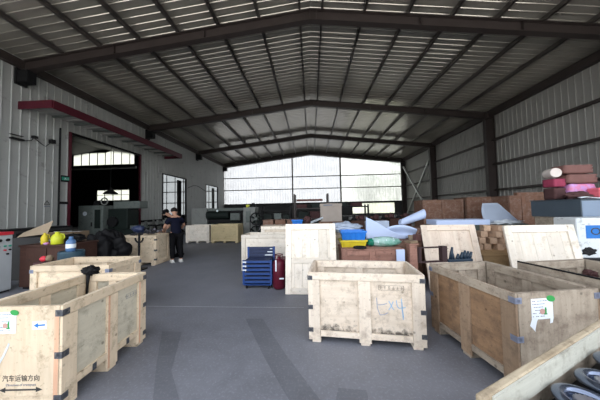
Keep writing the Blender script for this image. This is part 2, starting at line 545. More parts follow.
def text(body, size, mat, parent, loc, rot, name='lettering', align='CENTER', sx=1.0, thick=0.0006):
    cu = bpy.data.curves.new(name, 'FONT')
    cu.body = body
    cu.size = size
    cu.align_x = align
    cu.align_y = 'CENTER'
    cu.extrude = thick
    t = bpy.data.objects.new(name, cu)
    C.objects.link(t)
    dg = bpy.context.evaluated_depsgraph_get()
    me = bpy.data.meshes.new_from_object(t.evaluated_get(dg))
    bpy.data.objects.remove(t)
    bpy.data.curves.remove(cu)
    me.materials.clear()
    me.materials.append(mat)
    o = bpy.data.objects.new(name, me)
    C.objects.link(o)
    o.parent = parent
    o.location = loc
    o.rotation_euler = rot
    o.scale = (sx, 1, 1)
    return o
# ================================================================ THE BUILDING
XR, XL, XW = 0.12, -9.88, 10.42        # ridge, left sheeting, right sheeting
YF, YB = 1.0, 25.2                     # open front, far gable
def roof_z(x):
    return 8.15 - 0.12 * abs(x - XR)

# floor, apron outside the open front
structure(MB().box(-31, XW + 0.3, YF, YB + 1.0, -0.2, 0).build('floor', M['floor']), 'worn blue-grey concrete workshop floor')
structure(MB().box(-60, 60, -45, YF - 0.002, -0.25, -0.02).build('ground_apron', M['apron']), 'pale concrete yard in front of the hall')
structure(MB().box(-60, 60, YB + 1.0, 60, -0.25, -0.05).build('ground_yard', M['apron']), 'pale yard behind the far gable')
fl = bpy.data.objects['floor']
def decal(poly, name, mat, lab):
    return MB().prism(poly, 'z', 0.0005, 0.002).build(name, mat, fl, label=lab)
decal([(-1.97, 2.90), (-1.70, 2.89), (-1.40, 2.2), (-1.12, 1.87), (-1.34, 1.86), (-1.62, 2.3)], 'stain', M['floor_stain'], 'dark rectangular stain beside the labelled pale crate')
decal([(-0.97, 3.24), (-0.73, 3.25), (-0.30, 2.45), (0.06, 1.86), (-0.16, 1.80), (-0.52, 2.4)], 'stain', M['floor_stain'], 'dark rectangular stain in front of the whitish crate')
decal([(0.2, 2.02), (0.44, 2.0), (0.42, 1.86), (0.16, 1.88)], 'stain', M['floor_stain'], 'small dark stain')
decal([(-2.75, 3.655), (-0.15, 3.60), (-0.15, 3.612), (-2.75, 3.668)], 'joint_line', M['floor_line'], 'pale straight joint line')

# ribbed sheet: list of (distance along the run, offset out of the plane)
def rib_profile(a0, a1, pitch, w0, w1, d):
    pts = [(a0, 0.0)]
    k = a0 + pitch / 2
    while k + w1 < a1:
        pts += [(k - w1 / 2, 0.0), (k - w0 / 2, d), (k + w0 / 2, d), (k + w1 / 2, 0.0)]
        k += pitch
    pts.append((a1, 0.0))
    return pts

def wall_sheet(name, mat, xface, out, runs, parent=None, pitch=0.25):
    """ribbed wall along Y at x=xface, ribs towards `out` (+1/-1); runs = (y0,y1,z0,z1)"""
    mb = MB()
    for y0, y1, z0, z1 in runs:
        pr = rib_profile(y0, y1, pitch, 0.022, 0.045, 0.03)
        vs = []
        for y, d in pr:
            vs += [(xface + out * d, y, z0), (xface + out * d, y, z1)]
        mb.add(vs, [(2 * i, 2 * i + 2, 2 * i + 3, 2 * i + 1) for i in range(len(pr) - 1)])
        mb.box(min(xface - out * 0.004, xface - out * 0.06), max(xface - out * 0.004, xface - out * 0.06), y0, y1, z0, z1)
    return mb.build(name, mat, parent)

D1, D2, D3 = (8.75, 12.5, 4.85), (14.55, 17.3, 4.1), (20.75, 23.4, 4.05)
ZT = roof_z(XL)
runs = [(YF, D1[0], 0, ZT), (D1[0], D1[1], D1[2], ZT), (D1[1], D2[0], 0, ZT), (D2[0], D2[1], D2[2], ZT), (D2[1], D3[0], 0, ZT), (D3[0], D3[1], D3[2], ZT), (D3[1], YB, 0, ZT)]
wl = structure(wall_sheet('wall_left', M['wall_sheet'], XL, 1, runs), 'pale grey ribbed sheet wall with three openings')
wr = structure(wall_sheet('wall_right', M['wall_sheet_right'], XW, -1, [(YF, YB, 0, roof_z(XW))]), 'grey ribbed sheet wall with dark girts')
for z in (1.05, 2.40, 3.83, 5.20):
    MB().box(XW - 0.19, XW - 0.032, YF, YB - 0.05, z - 0.05, z + 0.05).build('girt', M['steel_primer'], wr, label='dark steel girt')
# dark rail and kick band along the foot of the left wall
MB().box(XL + 0.032, XL + 0.10, YF, 8.18, 0.98, 1.10).build('kick_rail', M['black'], wl, label='dark rail along the wall')
MB().box(XL + 0.032, XL + 0.10, D1[1] + 0.1, D2[0] - 0.2, 0.98, 1.10).build('kick_rail', M['black'], wl, label='dark rail along the wall')
# eave beam seen as a dark wedge above the left sheeting
MB().box(XL + 0.035, XL + 0.2, YF, YB - 0.1, 6.55, 6.82).build('eave_beam', M['steel_primer'], wl, label='dark eave beam')
MB().box(XW - 0.26, XW - 0.04, YF, YB - 0.1, 6.56, 6.88).build('eave_beam', M['steel_primer'], wr, label='dark eave beam')

# roof: ribs run up the slope
def roof(side):
    x1 = XL - 0.1 if side < 0 else XW + 0.1
    pr = rib_profile(YF, YB + 0.15, 0.25, 0.026, 0.050, 0.017)
    vs = []
    for y, d in pr:
        vs += [(XR, y, roof_z(XR) - d), (x1, y, roof_z(x1) - d)]
    mb = MB().add(vs, [(2 * i, 2 * i + 2, 2 * i + 3, 2 * i + 1) for i in range(len(pr) - 1)])
    a, b_ = roof_z(XR), roof_z(x1)
    mb.add([(XR, YF, a + 0.005), (x1, YF, b_ + 0.005), (x1, YB + 0.15, b_ + 0.005), (XR, YB + 0.15, a + 0.005),
            (XR, YF, a + 0.06), (x1, YF, b_ + 0.06), (x1, YB + 0.15, b_ + 0.06), (XR, YB + 0.15, a + 0.06)],
           [(0, 1, 2, 3), (7, 6, 5, 4), (0, 4, 5, 1), (1, 5, 6, 2), (2, 6, 7, 3), (3, 7, 4, 0)])
    return mb
ceil = structure(roof(-1).build('ceiling', M['roof_sheet']), 'ribbed grey metal roof sheeting on dark purlins')
roof(1).build('roof_slope', M['roof_sheet'], ceil)
for s in (-1, 1):
    for d in (0.36, 1.7, 3.05, 4.4, 5.75, 7.1, 8.45):
        x = XR + s * d
        z = roof_z(x) - 0.035
        mb = MB().box(x - 0.012, x + 0.012, YF, YB - 0.05, z - 0.15, z)
        mb.box(x - 0.012, x + 0.055, YF, YB - 0.05, z - 0.15, z - 0.142).box(x - 0.012, x + 0.055, YF, YB - 0.05, z - 0.008, z)
        mb.build('purlin', M['purlin_steel'], ceil, label='dark steel purlin')

# portal frames
def portal(i, y, left_bracket=True):
    mb = MB()
    def zb(x):
        return 7.62 - 0.12 * abs(x - XR)
    dep = 0.345
    for s in (-1, 1):
        xe = XL + 0.04 if s < 0 else XW - 0.45
        a = Vector((XR, y, zb(XR)))
        b_ = Vector((xe, y, zb(xe)))
        for dz, w, h in ((0.008, 0.2, 0.016), (dep - 0.008, 0.2, 0.016), (dep / 2, 0.012, dep)):
            mb.bar(a + Vector((0, 0, dz)), b_ + Vector((0, 0, dz)), w, h)
        for t in (0.02, 0.35, 0.66):
            p = a.lerp(b_, t)
            mb.box(p.x - 0.008, p.x + 0.008, y - 0.09, y + 0.09, p.z, p.z + dep)
    mb.box(XR - 0.014, XR + 0.014, y - 0.1, y + 0.1, zb(XR) - 0.02, zb(XR) + dep)
    root = structure(mb.build('trim_%d' % i, M['steel_primer']), ('steel rafter over the open front', 'steel rafter nearest the camera, spanning the top of the view', 'second steel rafter from the camera, on the dark right column', 'third steel rafter from the camera', 'last steel rafter, against the translucent gable')[i - 1])
    c = MB()
    x0, x1 = XW - 0.52, XW - 0.04
    zt = zb(x0) + dep
    c.box(x0, x0 + 0.016, y - 0.11, y + 0.11, 0, zt).box(x1 - 0.016, x1, y - 0.11, y + 0.11, 0, zt).box(x0, x1, y - 0.006, y + 0.006, 0, zt)
    c.box(x0, x1, y - 0.11, y + 0.11, zt - 0.37, zt - 0.355).box(x0 - 0.05, x1, y - 0.15, y + 0.15, 0, 0.02)
    c.build('column', M['steel_primer'], root, label='dark steel column')
    if left_bracket:
        k = MB().box(XL + 0.04, XL + 0.46, y - 0.13, y + 0.13, zb(XL) - 0.38, zb(XL) + 0.02)
        k.box(XL + 0.035, XL + 0.1, y - 0.16, y + 0.16, zb(XL) - 0.45, zb(XL) + 0.1)
        k.build('end_bracket', M['black'], root, label='dark end bracket')
for i, y in enumerate((1.12, 7.06, 13.04, 19.0, 24.95)):
    portal(i + 1, y)
# pale angle-iron cross brace in the last bay
br = MB().bar((XW - 0.25, 19.2, 5.9), (XW - 0.25, 24.7, 0.5), 0.13, 0.13)
br.build('cross_brace', M['steel_light'], wr, label='pale diagonal brace')
MB().bar((XW - 0.34, 19.2, 0.5), (XW - 0.34, 24.7, 5.9), 0.13, 0.13).build('cross_brace', M['steel_light'], wr, label='pale diagonal brace')

# far gable: dark low wall, translucent sheeting above, a lower lit strip at the right
ZS = 2.22
WX0, WX1, WZ0, WZ1 = 4.55, 9.2, 0.95, 2.12
wb = MB()
wb.box(XL - 0.1, WX0, YB, YB + 0.12, 0, ZS).box(WX1, XW, YB, YB + 0.12, 0, ZS).box(WX0, WX1, YB, YB + 0.12, 0, WZ0).box(WX0, WX1, YB, YB + 0.12, WZ1, ZS)
wb = structure(wb.build('wall_back', M['dark_wall']), 'low dark wall under the translucent gable')
def gable_sheet(x0, x1, z0, zt):
    pr = rib_profile(x0, x1, 0.30, 0.03, 0.07, 0.03)
    vs = []
    for x, d in pr:
        vs += [(x, YB + 0.06 - d, z0), (x, YB + 0.06 - d, zt(x))]
    return MB().add(vs, [(2 * i, 2 * i + 2, 2 * i + 3, 2 * i + 1) for i in range(len(pr) - 1)])
w1 = structure(MB().box(XL, XW - 0.1, YB - 0.14, YB - 0.005, ZS - 0.06, ZS + 0.06).build('window_1', M['black']), 'tall translucent sheeting that fills the far gable')
cols = [XL, -5.7, -2.0, 0.12, 3.35, 6.6, XW - 0.1]
for a, b_ in zip(cols[:-1], cols[1:]):
    gable_sheet(a, b_, ZS, lambda x: roof_z(x) - 0.50).build('translucent_panel', M['daylight_sheet_thin' if a > 3 else 'daylight_sheet'], w1)
for a, b_ in ((XL, XR), (XR, XW)):
    MB().add([(a, YB, roof_z(a) - 0.51), (b_, YB, roof_z(b_) - 0.51), (b_, YB, roof_z(b_)), (a, YB, roof_z(a)), (a, YB + 0.1, roof_z(a) - 0.51), (b_, YB + 0.1, roof_z(b_) - 0.51), (b_, YB + 0.1, roof_z(b_)), (a, YB + 0.1, roof_z(a))], [(0, 1, 2, 3), (7, 6, 5, 4), (0, 4, 5, 1), (2, 6, 7, 3)]).build('gable_trim', M['steel_primer'], w1, label='dark strip under the roof')
for z in (3.83, 5.20):
    MB().box(XL, XW - 0.1, YB - 0.12, YB - 0.02, z - 0.045, z + 0.045).build('girt', M['steel_primer'], w1, label='dark girt')
for x in (-2.0, 3.35):
    MB().box(x - 0.07, x + 0.07, YB - 0.24, YB - 0.02, 0, roof_z(x) - 0.2).build('mullion', M['steel_primer'], w1, label='dark gable post')
w2 = structure(gable_sheet(WX0, WX1, WZ0, lambda x: WZ1).build('window_2', M['low_window_sheet']), 'low lit strip of ribbed clear sheeting')
fr = MB()
fr.box(WX0 - 0.08, WX0 + 0.04, YB - 0.06, YB, WZ0, WZ1 + 0.1).box(WX0, WX1, YB - 0.06, YB, WZ1 - 0.02, WZ1 + 0.1)
fr.build('window_frame', M['black'], w2)

# door 1: wide opening with crimson jambs, doors 2 and 3 plain dark frames
def doorway(n, y0, y1, zt, mat, jw, lab):
    mb = MB().box(XL - 0.07, XL + 0.05, y0 - jw, y0, 0, zt + jw).box(XL - 0.07, XL + 0.05, y1, y1 + jw, 0, zt + jw)
    d = structure(mb.build('door_%d' % n, mat), lab)
    MB().box(XL - 0.07, XL + 0.045, y0, y1, zt, zt + jw).build('door_head', M['black'], d, label='dark door head')
    return d
doorway(1, D1[0], D1[1], D1[2], M['red_paint'], 0.09, 'wide doorway with crimson jambs under the awning')
d2 = doorway(2, D2[0], D2[1], D2[2], M['black'], 0.06, 'second doorway, dark frame')
d3 = doorway(3, D3[0], D3[1], D3[2], M['black'], 0.06, 'third doorway, dark frame')
for d, (y0, y1, zt) in ((d2, D2), (d3, D3)):
    MB().box(XL - 0.40, XL - 0.34, y1 - 0.50, y1 + 0.0, 0.02, zt - 0.1).build('door_leaf', M['black'], d, label='dark door leaf pushed aside')

# neighbouring hall seen through the doorways
AX0, AYB = -30.0, 26.0
an = MB()
strip_t = lambda x: 8.95 if x <= -24.9 else 8.95 + (x + 24.9) * 0.27
cols = [AX0, -29.0, -25.9, -24.9, -21.8, -21.2, -18.2, -11.0, XL - 0.1]
for a, b_ in zip(cols[:-1], cols[1:]):
    holes = []
    mid = (a + b_) / 2
    if -29 < mid < -21.2:
        holes.append((7.45, strip_t))
    if -25.9 < mid < -21.8:
        holes.append((3.1, lambda x: 4.35))
    if -18.2 < mid < -11:
        holes.append((1.2, lambda x: 6.2))
    z = 0.0
    for z0, zt in sorted(holes, key=lambda h: h[0]):
        an.box(a, b_, AYB, AYB + 0.1, z, z0)
        ta, tb = zt(a + 1e-4), zt(b_ - 1e-4)
        pane = MB().add([(a, AYB + 0.05, z0), (b_, AYB + 0.05, z0), (b_, AYB + 0.05, tb), (a, AYB + 0.05, ta)], [(0, 1, 2, 3)])
        holes_mat = M['daylight_sheet_dull'] if z0 == 1.2 else M['daylight_sheet_clear']
        pane = structure(pane.build('window_%d' % (3 + len([o for o in C.objects if o.name.startswith('window_')])), holes_mat))
        bars = MB()
        n = max(1, int((b_ - a) / 0.95))
        for k in range(n + 1):
            x = a + (b_ - a) * k / n
            bars.box(x - 0.035, x + 0.035, AYB, AYB + 0.04, z0, zt(min(max(x, a + 1e-3), b_ - 1e-3)))
        top = max(ta, tb)
        if z0 == 1.2:
            for zz in (2.6, 3.9, 5.1):
                bars.box(a, b_, AYB, AYB + 0.04, zz - 0.05, zz + 0.05)
        if z0 == 3.1:
            bars.box(a, b_, AYB, AYB + 0.04, 3.72, 3.78)
        bars.build('glazing_bars', M['black'], pane)
        an.add([(a, AYB, ta), (b_, AYB, tb), (b_, AYB + 0.1, tb), (a, AYB + 0.1, ta)], [(0, 1, 2, 3)])
        z = min(ta, tb) if len(holes) > 1 and z0 == 3.1 else None
        if z is None:
            an.add([(a, AYB, ta), (b_, AYB, tb), (b_, AYB, 9.8), (a, AYB, 9.8)], [(0, 1, 2, 3)])
            an.add([(a, AYB + 0.1, ta), (b_, AYB + 0.1, tb), (b_, AYB + 0.1, 9.8), (a, AYB + 0.1, 9.8)], [(0, 1, 2, 3)])
    if not holes:
        an.box(a, b_, AYB, AYB + 0.1, 0, 9.8)
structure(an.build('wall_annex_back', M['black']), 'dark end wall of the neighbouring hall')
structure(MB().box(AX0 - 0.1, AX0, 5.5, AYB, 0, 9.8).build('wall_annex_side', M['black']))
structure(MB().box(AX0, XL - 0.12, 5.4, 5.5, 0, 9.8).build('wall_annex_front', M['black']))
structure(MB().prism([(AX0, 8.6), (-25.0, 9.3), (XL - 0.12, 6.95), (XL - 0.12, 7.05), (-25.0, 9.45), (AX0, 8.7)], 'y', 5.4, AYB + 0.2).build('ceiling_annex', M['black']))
MB().box(-24.2, -16.2, 20.0, 20.15, 5.7, 5.85).build('crane_rail', M['steel_light'], bpy.data.objects['wall_annex_back'], label='pale pipe across the hall')

# crimson awning over door 1
aw = thing('door_awning', 'long crimson-edged awning over the wide doorway on the pale wall', 'awning', (XL + 0.032, 7.05, 5.22))
aw_l, aw_w = 7.6, 1.22
MB().box(0.0, aw_w, 0, aw_l, 0.12, 0.15).build('awning_roof', M['wall_sheet'], aw, label='pale ribbed awning sheet')
MB().box(aw_w, aw_w + 0.03, 0, aw_l, -0.10, 0.19).build('fascia', M['red_paint'], aw, label='crimson front fascia')
MB().box(0.0, aw_w, -0.03, 0, -0.08, 0.19).build('fascia', M['red_paint'], aw, label='crimson end fascia')
MB().box(0.0, aw_w, aw_l, aw_l + 0.03, -0.08, 0.19).build('fascia', M['red_paint'], aw, label='crimson end fascia')
for k in range(19):
    y = 0.2 + k * 0.4
    MB().box(0, aw_w, y - 0.025, y + 0.025, 0.05, 0.12).build('awning_joist', M['steel_light'] if k % 2 else M['machine_grey'], aw)

# trees behind the far gable
def tree(x, y, h, r, sd, lab):
    t = thing('broadleaf_tree', lab, 'tree', (x, y, -0.05), 0, 'trees behind the far gable')
    rnd = random.Random(sd)
    MB().tube([(0, 0, 0), (0.1, 0, h * 0.35), (0, 0.1, h * 0.7)], [0.2, 0.15, 0.06], 8).build('trunk', M['bark'], t)
    mb = MB()
    for k in range(900):
        d = Vector((rnd.gauss(0, 1), rnd.gauss(0, 1), rnd.gauss(0, 1))).normalized() * (rnd.random() ** 0.4)
        p = Vector((d.x * r, d.y * r, h * 0.62 + d.z * h * 0.38))
        a = Vector((rnd.gauss(0, 1), rnd.gauss(0, 1), rnd.gauss(0, 1))).normalized()
        b_ = a.orthogonal().normalized()
        s_ = rnd.uniform(0.16, 0.3)
        mb.add([p - a * s_, p + b_ * s_ * 0.5, p + a * s_, p - b_ * s_ * 0.5], [(0, 1, 2, 3)])
    mb.build('crown', M['leaf'], t)
tree(7.4, 29.5, 6.4, 2.0, 1, 'green tree blurred behind the translucent gable, the shorter one')
tree(11.6, 31.0, 8.2, 2.4, 2, 'green tree blurred behind the translucent gable by the right wall')
# ================================================================ CRATES
def crate(label, loc, rotz, L, W, H, pal, pal2=None, posts_x=3, posts_y=2, short_battens=True, long_battens=True, inner=(), group=None,
          clips=True, clip_mat=None, clip_heights=(0.2, 0.52, 0.9), lidded=False, name='wooden_crate', foot=0.10, cat='crate', pw=0.11, clip_at=((-1, -1), (1, -1), (1, 1), (-1, 1)), pal_front=None, pal_left=None, post_pal=None, pal_plus=None):
    """open plywood packing crate: floor, four battened sides, three skids, spring clips at the corners"""
    t = thing(name, label, cat, loc, rotz, group)
    pal2 = pal2 or pal
    post_pal = post_pal or pal2
    bt, pt = 0.022, 0.014
    x, y = L / 2, W / 2
    MB().box(-x + bt, x - bt, -y + bt, y - bt, foot - 0.002, foot + 0.018).build('floor_panel', pal['x'], t)
    for k in range(3):
        cx = (-x + 0.09, 0, x - 0.09)[k]
        MB().box(cx - 0.05, cx + 0.05, -y + 0.005, y - 0.005, 0.0, foot - 0.003).build('skid', pal2['y'], t, bevel=0.004)
    hb = foot - 0.01
    lp = (pal_front or pal)['x'], pal['x']
    for s in (-1, 1):      # long sides, facing -y / +y
        mat = (pal_plus if s > 0 and pal_plus else pal)['x']
        y0, y1 = sorted((s * (y - bt), s * (y - bt - pt)))
        p = MB().box(-x + bt, x - bt, y0, y1, hb, H - 0.004).build('side_panel', mat, t)
        o0, o1 = sorted((s * (y - bt), s * y))
        if long_battens:
            xs = [-x + 0.002 + pw / 2, x - 0.002 - pw / 2] + [(-x + pw / 2) + (2 * x - pw) * k / (posts_x - 1) for k in range(1, posts_x - 1)]
            for cx in xs:
                MB().box(cx - pw / 2, cx + pw / 2, o0, o1, 0.03, H - 0.088).build('batten', post_pal['z'], p, bevel=0.003)
            MB().box(-x + 0.002, x - 0.002, o0, o1, H - 0.085, H).build('top_rail', pal2['x'], p, bevel=0.003)
            MB().box(-x + pw + 0.006, x - pw - 0.006, o0 + (0.004 if s < 0 else 0), o1 - (0 if s < 0 else 0.004), foot - 0.012, foot + 0.05).build('bottom_rail', pal2['x'], p)
        if s in inner or ('y', s) in inner:
            i0, i1 = sorted((s * (y - bt - pt), s * (y - 2 * bt - pt)))
            MB().box(-x + 0.06, x - 0.06, i0, i1, H - 0.09, H - 0.004).build('inner_rail', pal2['x'], p, bevel=0.002)
            for cx in (-x + 0.11, 0, x - 0.11):
                MB().box(cx - 0.045, cx + 0.045, i0, i1, foot + 0.02, H - 0.093).build('inner_batten', pal2['z'], p, bevel=0.002)
    for s in (-1, 1):      # short sides
        mat = (pal_left if s < 0 and pal_left else pal)['y']
        x0, x1 = sorted((s * (x - bt), s * (x - bt - pt)))
        p = MB().box(x0, x1, -y + bt + pt, y - bt - pt, hb, H - 0.004).build('end_panel', mat, t)
        o0, o1 = sorted((s * (x - bt), s * x))
        if short_battens:
            ys = [-y + 0.026 + pw / 2, y - 0.026 - pw / 2] + [(-y + pw / 2) + (2 * y - pw) * k / (posts_y - 1) for k in range(1, posts_y - 1)]
            for cy in ys:
                MB().box(o0, o1, cy - pw / 2, cy + pw / 2, 0.03, H - 0.088).build('batten', post_pal['z'], p, bevel=0.003)
            MB().box(o0, o1, -y + 0.025, y - 0.025, H - 0.085, H).build('top_rail', pal2['y'], p, bevel=0.003)
            MB().box(o0 + (0.004 if s < 0 else 0), o1 - (0 if s < 0 else 0.004), -y + pw + 0.03, y - pw - 0.03, foot - 0.012, foot + 0.05).build('bottom_rail', pal2['y'], p)
        else:
            MB().box(o0, o1, -y + 0.025, y - 0.025, foot - 0.01, H).build('outer_board', pal2['z'], p)
        if ('x', s) in inner:
            i0, i1 = sorted((s * (x - bt - pt), s * (x - 2 * bt - pt)))
            MB().box(i0, i1, -y + 0.07, y - 0.07, H - 0.09, H - 0.004).build('inner_rail', pal2['y'], p, bevel=0.002)
            for cy in (-y + 0.13, 0, y - 0.13):
                MB().box(i0, i1, cy - 0.045, cy + 0.045, foot + 0.02, H - 0.093).build('inner_batten', pal2['z'], p, bevel=0.002)
    if lidded:
        MB().box(-x, x, -y, y, H + 0.001, H + 0.02).build('top_panel', pal['x'], t)
    if clips:
        cm = clip_mat or M['clip']
        for sx, sy in clip_at:
            for h in clip_heights:
                z = h * H
                mb = MB()
                for ax in (0, 1):
                    if ax == 0:
                        a0, a1 = sorted((sx * (x - 0.055), sx * (x + 0.003)))
                        b0, b1 = sorted((sy * (y + 0.001), sy * (y + 0.004)))
                    else:
                        a0, a1 = sorted((sx * (x + 0.001), sx * (x + 0.004)))
                        b0, b1 = sorted((sy * (y - 0.055), sy * (y + 0.003)))
                    mb.box(a0, a1, b0, b1, z - 0.025, z + 0.025)
                    cxm, cym = (a0 + a1) / 2, (b0 + b1) / 2
                    if ax == 0:
                        mb.box(cxm - 0.012, cxm + 0.012, min(b0, b1 + sy * 0.003), max(b1, b0 + sy * 0.003), z - 0.012, z + 0.012)
                    else:
                        mb.box(min(a0, a1 + sx * 0.003), max(a1, a0 + sx * 0.003), cym - 0.012, cym + 0.012, z - 0.012, z + 0.012)
                mb.build('corner_clip', cm, t)
    return t

def stencil_marks(parent, mat, w, h, n, loc, rot, seed, name='stencil'):
    """a stencilled box of unreadable characters: short strokes inside a thin frame, drawn in the local x-z plane"""
    rnd = random.Random(seed)
    mb = MB()
    t = 0.0012
    for z0, z1 in ((0, 0.05 * h), (0.95 * h, h)):
        mb.box(0, w, 0, -t, z0, z1)
    for x0, x1 in ((0, 0.02 * w), (0.98 * w, w)):
        mb.box(x0, x1, 0, -t, 0, h)
    cw = w / n
    for k in range(n):
        x = k * cw
        mb.box(x + cw * 0.2, x + cw * 0.8, 0, -t, h * 0.46, h * 0.53)
        mb.box(x + cw * 0.46, x + cw * 0.54, 0, -t, h * 0.2, h * 0.82)
        if rnd.random() < 0.6:
            mb.box(x + cw * 0.2, x + cw * 0.8, 0, -t, h * 0.74, h * 0.8)
        if rnd.random() < 0.6:
            mb.box(x + cw * 0.18, x + cw * 0.82, 0, -t, h * 0.2, h * 0.26)
    return mb.build(name, mat, parent, loc, rot)

def shipping_label(parent, loc, rot, w, h, seed, name='shipping_label', torn=True):
    """white packing label with a green oval sticker, grey and red print; local x-z plane facing -y"""
    rnd = random.Random(seed)
    poly = [(0, 0), (w * 0.5, -0.004), (w, 0), (w, h), (0, h)]
    l = MB().prism(poly, 'y', -0.0012, 0).build(name, M['sticker'], parent, loc, rot)
    if torn:
        MB().prism([(-0.02, -0.30 * h), (0.03, -0.62 * h), (0.12 * w, -0.55 * h), (0.22 * w, -0.12 * h), (0.28 * w, 0.0), (0.0, 0.0)], 'y', -0.0012, 0).build('torn_flap', M['sticker'], l)
        MB().prism([(0.86 * w, 0), (w, 0), (0.95 * w, -0.22 * h), (0.83 * w, -0.25 * h)], 'y', -0.0012, 0).build('torn_flap', M['sticker'], l)
    mb = MB()
    for r in range(6):
        z = h * (0.9 - r * 0.15)
        x = 0.05 * w
        while x < 0.68 * w:
            dx = rnd.uniform(0.03, 0.11) * w
            if rnd.random() < 0.75:
                mb.box(x, x + dx, -0.0022, -0.0012, z - h * 0.035, z)
            x += dx + 0.02 * w
    mb.build('print', M['ink_grey'], l)
    MB().lathe([(0.0001, 0), (0.12 * w, 0), (0.12 * w, 0.001), (0.0001, 0.001)], 16).build('printed_mark', M['print_red'], l, (0.5 * w, -0.0014, 0.36 * h), (PI / 2, 0, 0))
    MB().box(0.62 * w, 0.69 * w, -0.0024, -0.0013, 0.22 * h, 0.55 * h).box(0.56 * w, 0.72 * w, -0.0024, -0.0013, 0.2 * h, 0.26 * h).build('printed_mark', M['sticker_green'], l)
    g = MB().lathe([(0.0001, 0), (1, 0), (1, 0.0015), (0.0001, 0.0015)], 24).build('green_sticker', M['sticker_green'], l, (0.92 * w, -0.0015, 0.97 * h), (PI / 2, rad(12), 0))
    g.scale = (0.20 * w, 0.125 * w, 1)
    return l

# --- the labelled pale crate at the left edge (its short side faces the camera)
cA = crate('pale plywood crate with blue arrow sticker and printed lettering, close by the camera', (-2.39, 2.205, 0), rad(3.0 + 90), 0.98, 0.735, 0.82, W_GREEN, W_PALE, posts_x=3, short_battens=False, foot=0.14,
           inner=(1, -1, ('x', 1)), clip_heights=(0.13, 0.53, 0.93), clip_mat=M['clip'], post_pal=W_PALE, pw=0.125)
# local axes: +x runs away from the camera (world +Y), -y faces world +X (the aisle)
fx = -0.49
def on_end(u, z):          # point on the camera-side end, u measured from the aisle-side corner towards the left
    return (fx - 0.0012, -0.3675 + u, z)
END = (0, 0, -PI / 2)      # text plane facing -x of the crate
text('汽车运输方向', 0.052, M['ink'], cA, on_end(0.315, 0.262), (PI / 2, 0, -PI / 2), 'lettering', sx=0.95)
text('Direction of transport', 0.026, M['ink_grey'], cA, on_end(0.315, 0.215), (PI / 2, 0, -PI / 2), 'lettering')
ar = MB().box(-0.14, 0.14, -0.0012, 0, -0.006, 0.006)
for s in (-1, 1):
    ar.prism([(s * 0.17, 0), (s * 0.12, 0.02), (s * 0.12, -0.02)], 'y', -0.0012, 0)
ar.build('double_arrow', M['ink'], cA, on_end(0.315, 0.178), END)
st = MB().box(-0.055, 0.055, -0.0012, 0, -0.032, 0.032).build('arrow_sticker', M['sticker'], cA, on_end(0.180, 0.672), (0, rad(-3), -PI / 2))
MB().box(-0.012, 0.045, -0.0022, -0.0012, -0.006, 0.006).prism([(-0.045, 0), (-0.010, 0.019), (-0.010, -0.019)], 'y', -0.0022, -0.0012).build('blue_arrow', M['print_blue'], st)
shipping_label(cA, on_end(0.535, 0.615), END, 0.17, 0.165, 3, torn=False)
st2 = MB().prism([(-0.006, 0.0), (0.006, 0.0), (0.10, 0.17), (0.14, 0.26), (0.128, 0.27), (0.09, 0.185)], 'y', -0.001, 0).build('tape_strip', M['film'], cA, on_end(0.55, 0.27), END)
for x in (-0.20, 0.20):
    MB().box(x - 0.02, x + 0.02, -0.3700, -0.3686, 0.125, 0.185).build('corner_clip', M['clip'], cA)
stencil_marks(cA, M['ink_grey'], 0.17, 0.05, 4, (0.20, -0.3465, 0.60), (0, 0, 0), 5)

# raw pinkish pine edges of its battens
for x in (-0.055, 0.372):
    MB().box(x, x + 0.022, -0.3685, -0.3455, 0.03, 0.73).build('edge_strip', W_PINE['z'], cA, label='raw pinkish timber edge')
MB().box(-0.4915, -0.4895, -0.3675 + 0.028, -0.3675 + 0.062, 0.10, 0.76).build('edge_strip', W_PINE['z'], cA, label='raw pinkish timber edge')

# black plastic bundle and stick at the back corner of that crate
bb = thing('plastic_bundle', 'black crumpled plastic bundle hung over the back rim of the arrow crate', 'bundle', (-2.695, 2.665, 0.822))
MB().blob((0, -0.02, 0.034), (0.088, 0.065, 0.055), 0.4, 2.6, 4, 4.2).build('bundle', M['black_plastic'], bb, smooth=True)
MB().tube([(0.02, -0.07, 0.0), (0.025, -0.085, -0.12), (0.02, -0.09, -0.28)], [0.02, 0.013, 0.01], 8).build('tail', M['black_plastic'], bb, smooth=True)

# --- second pale crate behind it
cB = crate('pale yellowish open crate just behind the arrow crate, grimy inside', (-3.48, 3.40, 0), rad(1), 1.17, 0.62, 0.815, W_PALE, W_PALE, posts_x=2, inner=(1,), clip_heights=(0.9,), clip_mat=M['clip_blue'], pw=0.10)
# --- crate beside the worker, filled with steel parts
cC = crate('pale crate heaped with oily steel parts, the worker leaning over it', (-5.06, 6.74, 0), rad(0), 1.04, 0.70, 0.88, W_PALE, W_PALE, posts_x=3, clip_heights=(0.2, 0.5, 0.85))
# --- pair along the far end of the aisle
cD = crate('off-white crate at the far end of the aisle, beside the yellowish one', (-5.56, 11.15, 0), rad(-4), 1.22, 0.7, 0.87, W_LID, W_LID, posts_x=2, clips=False, pw=0.1)
cE = crate('yellowish crate at the far end of the aisle, right of its off-white twin', (-4.17, 11.05, 0), rad(-4), 1.36, 0.7, 0.89, woodset('yellow_plywood', (0.60, 0.50, 0.30), (0.50, 0.40, 0.23), dirt_amt=0.1), None, posts_x=2, clips=False, pw=0.08)
# --- long whitish crate behind the blue trolley
cF = crate('whitish crate standing behind the blue slatted trolley', (-1.14, 5.95, 0), rad(-1.5), 1.26, 0.66, 0.93, W_LID, W_LID, posts_x=2, clips=False, pw=0.1)
cF2 = crate('pale crate behind the whitish crate, only its upper part showing', (-1.02, 6.95, 0), rad(-1.5), 0.95, 0.62, 1.05, W_WHITE, W_LID, posts_x=2, clips=False, lidded=True)
